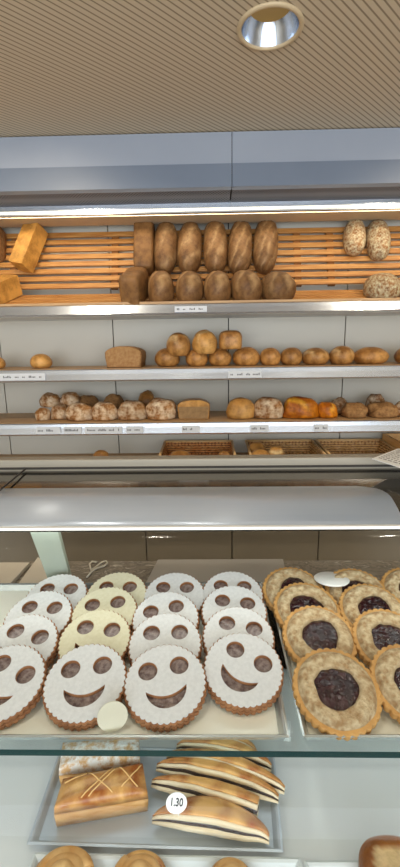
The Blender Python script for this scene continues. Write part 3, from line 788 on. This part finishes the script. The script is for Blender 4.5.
# satin hood sheet with a rounded right corner
hx = at_y(396, 510, 0.74).x
cols = 24; vs, fs = [], []
for i, (y_, z_) in enumerate(prof):
    t_ = i / (len(prof) - 1)
    rr = 0.05
    s_along = (1 - t_) * 0.115
    dx = rr - math.sqrt(max(0, rr * rr - max(0, rr - i * 0.0115) ** 2))
    x1 = hx - dx
    for k in range(2):
        vs.append((XA if k == 0 else x1, y_, z_))
for i in range(len(prof) - 1): fs.append((2 * i, 2 * i + 1, 2 * i + 3, 2 * i + 2))
n0 = len(vs); vs += [(x, y, z - 0.003) for x, y, z in vs]
fs += [tuple(n0 + j for j in f) for f in fs]
for i in range(len(prof) - 1): fs += [(2 * i, 2 * i + 2, n0 + 2 * i + 2, n0 + 2 * i), (2 * i + 1, 2 * i + 3, n0 + 2 * i + 3, n0 + 2 * i + 1)]
e_ = 2 * (len(prof) - 1); fs += [(0, 1, n0 + 1, n0), (e_, e_ + 1, n0 + e_ + 1, n0 + e_)]
dcp(link('hood', pyd('hood', vs, fs, True), M['steel'], dc))
dcp(box('hood_lip', XA, XB, 0.6915, 0.6985, he.z - 0.0035, he.z + 0.0015, M['card'], dc))
dcp(box('rear_rail', XA, XB, 0.932, 0.965, hz - 0.012, at_y(200, 456.5, 0.95).z, M['rail'], dc, 0.003))
dcp(box('rail_gasket', XA, XB, 0.9295, 0.9315, hz + 0.0022, hz + 0.007, M['seam'], dc))
dcp(box('lamp_tube', -0.8, 0.8, 0.715, 0.735, he.z - 0.012, he.z - 0.006, M['card'], dc))
# curved front pane
gp = [(0.695, he.z - 0.006), (0.685, he.z - 0.0135), (0.673, he.z - 0.0250), (0.655, he.z - 0.0435), (0.535, 1.086), (0.435, 1.003), (0.402, 0.94), (0.384, 0.875), (0.375, ZL + 0.001)]
def smooth_curve(p, n=5):
    out = []
    for i in range(len(p) - 1):
        p0, p1, p2, p3 = p[max(i - 1, 0)], p[i], p[i + 1], p[min(i + 2, len(p) - 1)]
        for k in range(n):
            t = k / n
            out.append(tuple(0.5 * ((2 * p1[c]) + (-p0[c] + p2[c]) * t + (2 * p0[c] - 5 * p1[c] + 4 * p2[c] - p3[c]) * t * t + (-p0[c] + 3 * p1[c] - 3 * p2[c] + p3[c]) * t ** 3) for c in range(2)))
    return out + [p[-1]]
dcp(prism_x('front_glass', smooth_curve(gp), XA, XB, M['glass'], dc, True, close=False))
# slanted arm that carries the shelf and hood
a0, a1 = at_y(40, 520, 0.715), at_z(62, 588, 0.99)
a1.x = a1.x
av = a1 - a0; aw = 0.026
vs = []
for p in (a0 + Vector((0, 0, 0.0)), a1):
    for sx, sy in ((-aw, 0), (aw, 0), (aw, 0.012), (-aw, 0.012)): vs.append((p.x + sx, p.y + sy, p.z))
dcp(link('support_arm', pyd('support_arm', vs, [(0, 1, 2, 3), (4, 5, 6, 7), (0, 1, 5, 4), (1, 2, 6, 5), (2, 3, 7, 6), (3, 0, 4, 7)]), M['arm'], dc))

# granite worktop on the service side
gw = box('granite_worktop', -1.1, 1.1, 0.935, 1.22, 0.86, 0.90, M['granite'], None, 0.004)
tag(gw, 'speckled brown granite worktop behind the display trays', 'worktop')
gb = box('service_cabinet', -1.1, 1.1, 0.96, 1.20, 0.0, 0.859, M['cupboard']); tag(gb, 'cabinet body carrying the granite worktop behind the display case', 'cabinet')

# things lying on the granite
def sheet(name, corners, z, th, mat, label, cat='paper'):
    pts = [at_z(px, py, z + th) for px, py in corners]
    n_ = len(pts)
    vs = [(p.x, p.y, z) for p in pts] + [(p.x, p.y, z + th) for p in pts]
    fs = [tuple(range(n_)), tuple(range(n_, 2 * n_))] + [(i, (i + 1) % n_, n_ + (i + 1) % n_, n_ + i) for i in range(n_)]
    return tag(link(name, pyd(name, vs, fs), mat), label, cat)
sheet('wrapping_paper', [(158, 559.5), (283, 559), (290, 592), (141, 592)], 0.901, 0.012, M['paper'], 'grey stack of wrapping paper on the granite behind the third biscuit column')
sheet('cutting_board', [(-60, 562), (29.5, 562.5), (2, 592), (-80, 596)], 0.901, 0.012, M['paper_pale'], 'pale board lying on the granite at the left picture edge', 'board')
sheet('cutting_board', [(38, 557), (60, 575), (60, 596), (9, 596)], 0.901, 0.012, M['paper_pale'], 'pale board on the granite just left of the slanted support arm', 'board')
bm = bmesh.new()
zc_ = 0.9055
add_tube(bm, [at_z(x, y, zc_) for x, y in ((87, 577), (92, 571), (97, 568), (104, 566), (107.5, 563), (106, 561), (102, 562), (96, 567), (91, 570), (89.5, 564), (92, 561.5), (97, 562))], 0.0028, 6)
tag(link('kitchen_tongs', to_mesh('kitchen_tongs', bm, True), M['cord']), 'bent pale wire tongs lying on the granite by the support arm', 'tongs')

# ------------------------------------------------------------------ trays
def tray(name, corners, z, h, floor_mat, rim_mat, label, group=None, lip=0.012):
    """corners in the picture of the rim: front-left, front-right, back-right, back-left"""
    c = [at_z(px, py, z + h) for px, py in corners]
    cen = sum(c, Vector()) / 4
    t = empty(name, (cen.x, cen.y, z)); tag(t, label, 'tray', group)
    P = [Vector((p.x - cen.x, p.y - cen.y, 0)) for p in c]
    def ring(s, zz):
        o_ = []
        for p in P:
            L = p.length; o_.append(Vector((p.x - math.copysign(s, p.x), p.y - math.copysign(s, p.y), zz)))
        return o_
    def skin(rings, cap):
        vs, fs = [], []
        for r in rings: vs += r
        for i in range(len(rings) - 1):
            for k in range(4): fs.append((i * 4 + k, i * 4 + (k + 1) % 4, (i + 1) * 4 + (k + 1) % 4, (i + 1) * 4 + k))
        if cap: fs.append(tuple(range((len(rings) - 1) * 4, len(rings) * 4)))
        return vs, fs
    v, f = skin([ring(0.010, 0.0005), ring(0.001, h), ring(0.0, h + 0.001), ring(0.003, h + 0.002), ring(0.006, h), ring(lip, 0.0035)], False)
    link('rim', pyd('rim', v, f), rim_mat, t)
    v, f = skin([ring(0.011, 0.0006), ring(lip - 0.0005, 0.0034)], True)
    link('tray_floor', pyd('tray_floor', v, f), floor_mat, t)
    return t
tray('biscuit_tray', [(-130, 738), (289.5, 738), (262, 582), (-70, 584)], ZS + 0.0005, 0.014, M['tray_white'], M['tray_rim'], 'cream tray with steel rim under the smiling biscuits')
tray('biscuit_tray', [(303, 738), (520, 738), (437, 582), (267, 582)], ZS + 0.0005, 0.014, M['tray_white'], M['tray_rim'], 'cream tray with steel rim under the jam-topped tarts')
ZT = ZS + 0.0045

# ------------------------------------------------------------------ smiling jam biscuits
CR = 0.0625
def curve_mesh(name, loops, z0, z1, bev=0.0):
    cu = bpy.data.curves.new(name, 'CURVE'); cu.dimensions = '2D'; cu.fill_mode = 'BOTH'
    cu.extrude = (z1 - z0) / 2 - bev; cu.bevel_depth = bev; cu.bevel_resolution = 1
    for lp in loops:
        s = cu.splines.new('POLY'); s.points.add(len(lp) - 1); s.use_cyclic_u = True
        for p, (x, y) in zip(s.points, lp): p.co = (x, y, 0, 1)
    o = bpy.data.objects.new(name, cu); COL.objects.link(o)
    dg = bpy.context.evaluated_depsgraph_get()
    me = bpy.data.meshes.new_from_object(o.evaluated_get(dg))
    bpy.data.objects.remove(o)
    me.transform(Matrix.Translation((0, 0, (z0 + z1) / 2)))
    me.name = name
    return me
def scallop(r, n, amp, seg=4):
    N = n * seg
    return [((r + amp * abs(math.sin(math.pi * k / seg)) - amp) * math.cos(2 * math.pi * k / N), (r + amp * abs(math.sin(math.pi * k / seg)) - amp) * math.sin(2 * math.pi * k / N)) for k in range(N)]
def circ(cx_, cy_, rx, ry=None, n=24):
    ry = ry or rx
    return [(cx_ + rx * math.cos(2 * math.pi * k / n), cy_ + ry * math.sin(2 * math.pi * k / n)) for k in range(n)]
def mouth(grow=0.0):
    pts = []
    for k in range(15):
        a = math.pi * (1.0 + k / 14)          # lower arc
        pts.append(((0.031 + grow) * math.cos(a), -0.009 + grow * 0.5 + (0.031 + grow) * math.sin(a)))
    for k in range(1, 14):
        u = 1 - 2 * k / 14
        pts.append(((0.031 + grow) * u, -0.009 + grow * 0.5 - 0.012 * (1 - u * u)))
    return pts
EX, EYY, ER = 0.0245, 0.0215, 0.0150
def holes(g): return [circ(-EX, EYY, ER + g), circ(EX, EYY, ER + g), mouth(g)]
sc_outer = scallop(CR, 40, 0.0032)
ME = {}
ME['lower'] = curve_mesh('lower_biscuit', [sc_outer], 0.0, 0.0075, 0.001)
ME['jam'] = curve_mesh('jam_filling', [circ(0, 0, CR - 0.006, n=48)], 0.0076, 0.0098)
ME['upper'] = curve_mesh('upper_biscuit', [scallop(CR, 40, 0.0032)] + holes(0.0), 0.0100, 0.0162, 0.0008)
ME['sugar'] = curve_mesh('sugar_coat', [scallop(CR - 0.0018, 40, 0.0028)] + holes(0.0004), 0.01625, 0.0180, 0.0006)
for k_, mt in (('lower', 'biscuit'), ('jam', 'jam'), ('upper', 'biscuit'), ('sugar', 'sugar')): ME[k_].materials.append(M[mt])
ME['sugar2'] = ME['sugar'].copy(); ME['sugar2'].materials.clear(); ME['sugar2'].materials.append(M['sugar_yellow_light'])
TILT = 17
def smiley(px, py, spin, label, cream, tilt=TILT):  # cream: take the sugar with yellow light in its colour
    z_e = ZT + 0.045
    E = at_z(px, py, z_e)
    Rm = Matrix.Rotation(R(tilt), 3, 'X') @ Matrix.Rotation(R(spin), 3, 'Z')
    c = E - Rm @ Vector((0, EYY, 0.018))
    c.z = ZT + 0.001 + CR * math.sin(R(tilt))
    t = empty('smiling_biscuit', c, Rm.to_euler()); tag(t, label, 'biscuit', 'smiling sugar-dusted jam biscuits')
    for k_, nm in (('lower', 'lower_biscuit'), ('jam', 'jam_filling'), ('upper', 'upper_biscuit'), ('sugar2' if cream else 'sugar', 'sugar_coat')):
        link(nm, ME[k_], None, t)
    return t
colnames = ['leftmost column', 'second column from the left', 'third column from the left', 'fourth column, beside the jam tarts']
rownames = ['in front with its whole smile showing', 'second from the front, mouth covered', 'third from the front, mouth covered', 'at the back of its column']
SM = [[(13, 667, -22), (27.5, 632.5, -14), (42, 606, -2), (59, 587.5, 0)],
      [(86.5, 665.5, 8), (98.5, 627, -6), (105, 602, 8), (118, 585.5, 0)],
      [(163.5, 666.5, 12), (165.5, 631, 2), (163.5, 607.5, 15), (175, 586, 0)],
      [(249, 654.5, -30), (240.5, 624.3, -14), (235, 600.5, -8), (232.5, 584.7, -3)]]
for ci, colm in enumerate(SM):
    for ri, (px, py, sp_) in enumerate(colm):
        rn = 'cut by the left picture edge, in front' if (ci, ri) == (0, 0) else rownames[ri]
        smiley(px, py, sp_, 'sugar-dusted smiling biscuit %s, %s' % (rn, colnames[ci]), ci == 1 and ri > 0)

# ------------------------------------------------------------------ jam-topped tarts
def tart_parts(seed):
    rnd = Vector((seed * 3.3, seed * 1.7, seed))
    base = curve_mesh('tart_base', [scallop(0.0625, 34, 0.0036, 6)], 0.0, 0.0125, 0.0015); base.materials.append(M['tan'])
    def hole(a):
        r = 0.0275 + 0.003 * math.cos(2 * a) + 0.009 * max(0, math.cos(a + math.pi / 2 + 0.35)) ** 3
        return r * (1 + 0.08 * noise.noise(Vector((math.cos(a) * 2, math.sin(a) * 2, seed))))
    N, K = 80, 12
    vs, fs = [], []
    for i in range(K + 1):
        t = i / K
        for k in range(N):
            a = 2 * math.pi * k / N
            r0, r1 = hole(a), 0.0565 + 0.0015 * noise.noise(Vector((math.cos(a) * 3, math.sin(a) * 3, seed + 5)))
            r = r0 + (r1 - r0) * t
            z = 0.0096 + 0.0105 * math.sin(math.pi * min(1, t * 0.9 + 0.1)) ** 0.55 if 0 < t < 1 else 0.0097
            if 0 < t < 1: z += 0.0016 * math.sin((r - r0) / (r1 - r0) * 11) * 0.6 + 0.0018 * noise.noise(Vector((r * math.cos(a), r * math.sin(a), 0)) * 130 + rnd)
            vs.append((r * math.cos(a), r * math.sin(a), z))
    for i in range(K):
        for k in range(N): fs.append((i * N + k, i * N + (k + 1) % N, (i + 1) * N + (k + 1) % N, (i + 1) * N + k))
    vs = [(x, y, z + 0.003) for x, y, z in vs]
    ringm = pyd('crumb_ring', vs, fs, True); ringm.materials.append(M['crumble'])
    vs, fs = [(0, 0, 0.020)], []
    K2 = 9
    for i in range(1, K2 + 1):
        t = i / K2
        for k in range(N):
            a = 2 * math.pi * k / N; r = (hole(a) + 0.0015) * t
            z = 0.0195 - 0.005 * t ** 4 + 0.0020 * noise.noise(Vector((r * math.cos(a), r * math.sin(a), 0)) * 100 + rnd)
            vs.append((r * math.cos(a), r * math.sin(a), z))
    for k in range(N): fs.append((0, 1 + k, 1 + (k + 1) % N))
    for i in range(K2 - 1):
        for k in range(N): fs.append((1 + i * N + k, 1 + i * N + (k + 1) % N, 1 + (i + 1) * N + (k + 1) % N, 1 + (i + 1) * N + k))
    vs = [(x, y, z + 0.003) for x, y, z in vs]
    jam = pyd('jam_filling', vs, fs, True); jam.materials.append(M['darkjam'])
    return base, ringm, jam
protos = [tart_parts(s) for s in (1, 2, 3)]
def tart(px, py, spin, label, which, tilt=20):
    z_c = ZT + 0.0625 * math.sin(R(tilt)) + 0.012
    Rm = Matrix.Rotation(R(tilt), 3, 'X') @ Matrix.Rotation(R(spin), 3, 'Z')
    c = at_z(px, py, z_c) - Rm @ Vector((0, 0, 0.012)); c.z = ZT + 0.0015 + 0.0625 * math.sin(R(tilt))
    t = empty('jam_tart', c, Rm.to_euler()); tag(t, label, 'tart', 'jam-topped scalloped tarts')
    for me, nm in zip(protos[which], ('tart_base', 'crumb_ring', 'jam_filling')): link(nm, me, None, t)
    return t
tart(336.5, 689, 0, 'scalloped tart with teardrop of dark jam, in front of the left tart column', 0)
tart(319.5, 637, 30, 'scalloped dark jam tart second from the front in the left tart column', 1)
tart(307, 609.5, -20, 'scalloped dark jam tart third from the front in the left tart column', 2)
tart(293.5, 591.5, 60, 'scalloped dark jam tart at the back of the left tart column', 0)
tart(415, 684, 15, 'front scalloped tart cut by the right picture edge', 1)
tart(391, 641, -15, 'scalloped dark jam tart second from the front in the right tart column', 0)
tart(373.5, 611, 40, 'scalloped dark jam tart third from the front in the right tart column', 1)
tart(357.5, 593, 0, 'scalloped dark jam tart at the back, right of the white disc', 2)
tart(414, 592, 20, 'tart at the far back right cut by the right picture edge', 0)

# ------------------------------------------------------------------ price discs
def disc_on_pick(px, py, r_px, P, tip, label, text, mat):
    """round price disc standing on a thin pick; P = point of the disc centre, tip = where the pick ends"""
    r = px_size(r_px, P)
    view = (EYE - P).normalized()
    t = empty('price_disc', P); tag(t, label, 'price tag')
    az = Vector((view.x, view.y, 0.16)).normalized(); ax = Vector((0, 0, 1)).cross(az).normalized(); ay = az.cross(ax)
    Rm = Matrix(((ax.x, ay.x, az.x), (ax.y, ay.y, az.y), (ax.z, ay.z, az.z)))
    me = curve_mesh('disc', [circ(0, 0, r, n=40)], -0.0006, 0.0006); me.transform(Rm.to_4x4())
    link('disc', me, mat, t)
    bm = bmesh.new(); q = Vector(tip) - P
    add_tube(bm, [az * -0.0015 + ay * (-r * 0.6), q * 0.6 + az * -0.001, q], 0.0009, 6)
    link('pick', to_mesh('pick', bm, True), M['card'], t)
    if text:
        cu = bpy.data.curves.new('lettering', 'FONT'); cu.body = text; cu.size = r * 0.78; cu.align_x = 'CENTER'; cu.align_y = 'CENTER'; cu.extrude = 0.0002; cu.offset = r * 0.012
        o = bpy.data.objects.new('lettering', cu); COL.objects.link(o)
        me = bpy.data.meshes.new_from_object(o.evaluated_get(bpy.context.evaluated_depsgraph_get())); bpy.data.objects.remove(o)
        me.materials.clear()
        me.transform(Matrix.Diagonal((0.95, 1.35, 1, 1))); me.transform(Matrix.Rotation(R(-8), 4, 'Z')); me.transform(Matrix.Translation((0, r * 0.08, 0.0009))); me.transform(Rm.to_4x4())
        link('lettering', me, M['ink'], t)
    return t
P = at_y(112.5, 716.5, 0.508)
disc_on_pick(112.5, 716.5, 15, P, at_z(110, 727, ZT + 0.002), 'cream round price disc leaning between the front smiling biscuits', '', plain('cream_disc', srgb(222, 219, 198), 0.4))
# blank white oval at the back of the tarts
P = at_y(331.5, 579.5, 0.90)
o = lathe('blank_disc', [(0.001, 0.0), (0.034, 0.0), (0.036, 0.002), (0.034, 0.004), (0.001, 0.004)], 40, M['card'])
P = at_z(331.5, 580, ZT + 0.05)
o.location = P; o.rotation_euler = (R(-7), 0, 0); tag(o, 'blank white round disc resting at the back between two tarts', 'price tag')

# ------------------------------------------------------------------ lower deck: pastry trays
ZP = ZL + 0.0045
tray('pastry_tray', [(26.5, 845), (283.5, 853), (274, 752), (62, 744)], ZL + 0.001, 0.012, M['tray_grey'], M['tray_grey'], 'grey metal tray holding strudels and chocolate puff slices')
tray('pastry_tray', [(16, 905), (318, 909), (300, 858), (34, 853)], ZL + 0.001, 0.012, M['tray_silver'], M['tray_silver'], 'shiny tray with round pastries at the lower picture edge')
tray('pastry_tray', [(310, 905), (500, 905), (470, 861), (304, 861)], ZL + 0.001, 0.012, M['tray_silver'], M['tray_silver'], 'pale tray under the brown bun at the lower right')

def strudel(corners, h, label, top_mat, scores):
    """corners of the top face in the picture: front-left, front-right, back-right, back-left"""
    c = [at_z(px, py, ZP + h) for px, py in corners]
    cen = sum(c, Vector()) / 4
    t = empty('strudel', (cen.x, cen.y, ZP + 0.001)); tag(t, label, 'pastry', 'strudel blocks')
    q = [Vector((p.x - cen.x, p.y - cen.y, 0)) for p in c]
    N = 14
    def grid(zf, inset):
        out = []
        for j in range(N + 1):
            for i in range(N + 1):
                u, v = i / N, j / N
                p = q[0].lerp(q[1], u).lerp(q[3].lerp(q[2], u), v) * inset
                e = max(abs(2 * u - 1), abs(2 * v - 1))
                out.append(Vector((p.x, p.y, zf(u, v, e))))
        return out
    def closed(nm, top, bot, mat):
        n_ = (N + 1) ** 2; fs = []
        for j in range(N):
            for i in range(N):
                a = j * (N + 1) + i
                fs.append((a, a + 1, a + N + 2, a + N + 1)); fs.append((n_ + a, n_ + a + N + 1, n_ + a + N + 2, n_ + a + 1))
        ed = [i for i in range(N + 1)] + [(j + 1) * (N + 1) - 1 for j in range(1, N + 1)] + [N * (N + 1) + i for i in range(N - 1, -1, -1)] + [j * (N + 1) for j in range(N - 1, 0, -1)]
        for k in range(len(ed)):
            a, b_ = ed[k], ed[(k + 1) % len(ed)]
            fs.append((a, b_, n_ + b_, n_ + a))
        return link(nm, pyd(nm, top + bot, fs, True), mat, t)
    h0 = h * 0.52
    nz = lambda u, v, s: noise.noise(Vector((u * 4, v * 4, s))) * 0.002
    closed('pastry_base', grid(lambda u, v, e: h0 + nz(u, v, 1), 1.0), grid(lambda u, v, e: 0.0, 0.97), M['puff_gold'])
    tp = closed('pastry_top', grid(lambda u, v, e: h - 0.006 * e ** 6 + 0.003 * (1 - e * e) + nz(u, v, 3), 0.985), grid(lambda u, v, e: h0 + 0.0025, 1.0), top_mat)
    if scores:
        bm = bmesh.new()
        for (u0, v0), (u1, v1) in scores:
            pts = []
            for k in range(9):
                u, v = u0 + (u1 - u0) * k / 8, v0 + (v1 - v0) * k / 8
                p = q[0].lerp(q[1], u).lerp(q[3].lerp(q[2], u), v) * 0.985
                e = max(abs(2 * u - 1), abs(2 * v - 1))
                pts.append((p.x, p.y, h - 0.006 * e ** 6 + 0.003 * (1 - e * e) + nz(u, v, 3) + 0.0003))
            add_tube(bm, pts, 0.0011, 6)
        link('score_lines', to_mesh('score_lines', bm, True), M['score'], tp)
strudel([(53, 806), (148, 790), (143, 760.5), (62, 776)], 0.042, 'golden glazed strudel block with crossed pale score lines', M['glaze'],
        [((0.28, 0.1), (0.62, 0.95)), ((0.36, 0.1), (0.68, 0.95)), ((0.62, 0.1), (0.32, 0.95)), ((0.9, 0.15), (0.7, 0.95)), ((0.72, 0.2), (0.98, 0.9)), ((0.05, 0.75), (0.3, 0.9))])
strudel([(58, 768), (140, 758), (139, 735), (62, 740)], 0.040, 'sugar-dusted strudel block behind the glazed one', M['dusted'], None)

def puff(l, r, zb, wd, label, seed, cut=False, lean=18):
    """chocolate-filled puff slice; l, r = ends of its front cut edge in the picture"""
    A, B_ = at_z(l[0], l[1], zb), at_z(r[0], r[1], zb)
    L = (B_ - A).length; ang = math.atan2(B_.y - A.y, B_.x - A.x)
    A.z = zb + max(0, -math.sin(R(lean))) * wd
    t = empty('puff_slice', A, (R(lean), 0, ang)); t.rotation_mode = 'XYZ'
    Rm = Matrix.Rotation(ang, 3, 'Z') @ Matrix.Rotation(R(lean), 3, 'X'); t.rotation_euler = Rm.to_euler()
    tag(t, label, 'pastry', 'chocolate puff slices')
    N, K = 24, 8
    def width(u):
        return wd * (0.08 + 0.92 * math.sin(math.pi * min(1, u * (0.96 if not cut else 0.75))) ** 0.7)
    def layer(nm, z0f, z1f, mat, yin, over):
        vs, fs = [], []
        for side, zf in ((0, z0f), (1, z1f)):
            for i in range(N + 1):
                u = i / N
                for j in range(K + 1):
                    v = j / K
                    y = yin + (width(u) - yin) * v
                    wob = 0.0012 * noise.noise(Vector((u * 7, v * 3, seed + side))) - 0.0025 * math.sin(u * math.pi) 
                    vs.append((u * L, y + (wob if j == 0 else 0), zf(u, v) + 0.0015 * noise.noise(Vector((u * 6, v * 3, seed * 2.0)))))
        n_ = (N + 1) * (K + 1)
        for i in range(N):
            for j in range(K):
                a = i * (K + 1) + j
                fs.append((a, a + 1, a + K + 2, a + K + 1)); fs.append((n_ + a, n_ + a + K + 1, n_ + a + K + 2, n_ + a + 1))
        ed = [j for j in range(K + 1)] + [i * (K + 1) + K for i in range(1, N + 1)] + [N * (K + 1) + j for j in range(K - 1, -1, -1)] + [i * (K + 1) for i in range(N - 1, 0, -1)]
        for k in range(len(ed)):
            a, b_ = ed[k], ed[(k + 1) % len(ed)]
            fs.append((a, b_, n_ + b_, n_ + a))
        return link(nm, pyd(nm, vs, fs, True), mat, t)
    th = lambda u: (0.35 + 0.65 * math.sin(math.pi * min(1, u * (1 if not cut else 0.72))) ** 0.6)
    zb0 = lambda u, v: 0.0005
    z1 = lambda u, v: 0.0090 * th(u)
    z2 = lambda u, v: z1(u, v) + 0.0062 * th(u)
    z3 = lambda u, v: z2(u, v) + 0.0080 * th(u)
    z4 = lambda u, v: z3(u, v) + (0.002 + 0.006 * math.sin(math.pi * min(1, v * 0.85 + 0.08))) * th(u) * 0.9
    layer('bottom_pastry', zb0, z1, M['puff_cut'], 0.0, 0)
    layer('chocolate_filling', lambda u, v: z1(u, v) + 0.0002, z2, M['choc'], 0.0015, 0)
    layer('top_pastry', lambda u, v: z2(u, v) + 0.0002, z3, M['puff_cut'], 0.0005, 0)
    layer('glazed_top', lambda u, v: z3(u, v) + 0.0002, z4, M['glaze'], 0.003, 0)
PF = [((190, 751), (256, 763), 0.025, 'chocolate puff slice at the very back, partly behind the shelf edge', 0),
      ((176, 757), (271, 778), 0.025, 'chocolate puff slice second from the back, pointed right end', 0),
      ((166, 767), (284, 801), 0.025, 'chocolate puff slice third from the back, longest pointed tip', 0),
      ((156, 777), (278, 810), 0.025, 'chocolate puff slice third from the front, straight dark seam', 0),
      ((151, 793), (256, 828), 0.025, 'chocolate puff slice second from the front with blunt cut end', 1)]
for i, (l, r, wd, lab, cut) in enumerate(PF):
    puff(l, r, ZP + 0.002, wd, lab, 300 + i, bool(cut), -27)
puff((152, 829), (269, 850), ZP + 0.002, 0.037, 'frontmost chocolate puff slice, broad glazed top, tilted forward', 310, False, -14)
P = at_z(176.5, 803, ZP + 0.055)
disc_on_pick(176.5, 803, 10.5, P, P + Vector((0.004, 0.001, -0.035)), 'white round price disc stuck in the front chocolate puff slice', '1.30', M['card'])

# round pastries at the lower edge
def swirl(px, py, wpx, label, seed):
    P = at_z(px, py, ZP + 0.025); r = px_size(wpx, P) / 2
    t = empty('swirl_pastry', (P.x, P.y, ZP + 0.001)); tag(t, label, 'pastry', 'round pastries on the front tray')
    bm = bmesh.new()
    pts = []
    for k in range(90):
        u = k / 89; a = u * 2 * math.pi * 2.4 + seed
        rr = (r - 0.008) * (1 - u * 0.85)
        pts.append((rr * math.cos(a), rr * math.sin(a), 0.016 + 0.012 * u + 0.002 * noise.noise(Vector((a, seed, 0)))))
    add_tube(bm, pts, 0.0115, 12)
    link('dough_coil', to_mesh('dough_coil', bm, True), M['puff_gold'], t)
    bm = bmesh.new()
    add_tube(bm, [((r - 0.004) * math.cos(a * math.pi / 24), (r - 0.004) * math.sin(a * math.pi / 24), 0.014) for a in range(49)], 0.0075, 10)
    link('baked_rim', to_mesh('baked_rim', bm, True), M['glaze'], t)
    lathe('filling', [(0.001, 0.012), (r * 0.5, 0.012), (r * 0.86, 0.010), (r * 0.9, 0.001), (0.001, 0.001)], 40, M['puff'], t)
swirl(60, 879, 62, 'round swirled pastry at the lower left edge', 0.4)
swirl(138, 880, 56, 'folded golden pastry, middle one at the lower edge', 2.2)
swirl(231, 881, 44, 'small golden pastry below the chocolate puff slices', 4.1)
P = at_z(397, 876, ZP + 0.02)
o = link('brown_bun', bread('brown_bun', 0.094, 0.092, 0.046, 77, lump=0.03, cuts=lambda v: 1.0 if (v.z > 0.8 and abs(v.y - 0.1) < 0.3) else 0.0, nu=48, nv=32, fine=0.004), M['bun'])  # cuts marks a pale shallow patch on top
o.location = (P.x, P.y, ZP + 0.001); tag(o, 'shiny brown bun with pale patch on top at the lower right corner', 'bread')

# folded printed sheets on the glass top at the right
def leaflet(corners, z, label, seed):
    c = [at_z(px, py, z) for px, py in corners]
    cen = sum(c, Vector()) / 4
    t = empty('price_leaflet', (cen.x, cen.y, z)); tag(t, label, 'leaflet', 'printed leaflets on the case top')
    q = [p - cen for p in c]
    def pt(u, v, off): 
        p = q[0].lerp(q[1], u).lerp(q[3].lerp(q[2], u), v)
        return (p.x, p.y, off + 0.006 * math.sin(u * math.pi) * v)
    n_ = 8; vs, fs = [], []
    for off in (0, 0.0012):
        for j in range(n_ + 1):
            for i in range(n_ + 1): vs.append(pt(i / n_, j / n_, off))
    N2 = (n_ + 1) ** 2
    for j in range(n_):
        for i in range(n_):
            a = j * (n_ + 1) + i
            fs += [(a, a + 1, a + n_ + 2, a + n_ + 1), (N2 + a, N2 + a + n_ + 1, N2 + a + n_ + 2, N2 + a + 1)]
    for i in range(n_):
        fs += [(i, i + 1, N2 + i + 1, N2 + i)]; a = n_ * (n_ + 1) + i; fs += [(a, a + 1, N2 + a + 1, N2 + a)]
        a = i * (n_ + 1); b_ = a + n_ + 1; fs += [(a, b_, N2 + b_, N2 + a), (a + n_, b_ + n_, N2 + b_ + n_, N2 + a + n_)]
    link('paper', pyd('paper', vs, fs), M['card'], t)
    rnd = random.Random(seed); vs, fs = [], []
    for j in range(9):
        u = 0.06
        while u < 0.9:
            w_ = rnd.uniform(0.03, 0.09); v0 = 0.12 + j * 0.09
            n0 = len(vs); vs += [pt(u, v0, 0.0016), pt(u + w_, v0, 0.0016), pt(u + w_, v0 + 0.035, 0.0016), pt(u, v0 + 0.035, 0.0016)]
            fs.append((n0, n0 + 1, n0 + 2, n0 + 3)); u += w_ + 0.025
    link('print', pyd('print', vs, fs), M['print'], t)
leaflet([(372, 459), (425, 476), (452, 462), (398, 449)], hz + 0.03, 'printed folded leaflet lying on the case top at the right picture edge', 5)
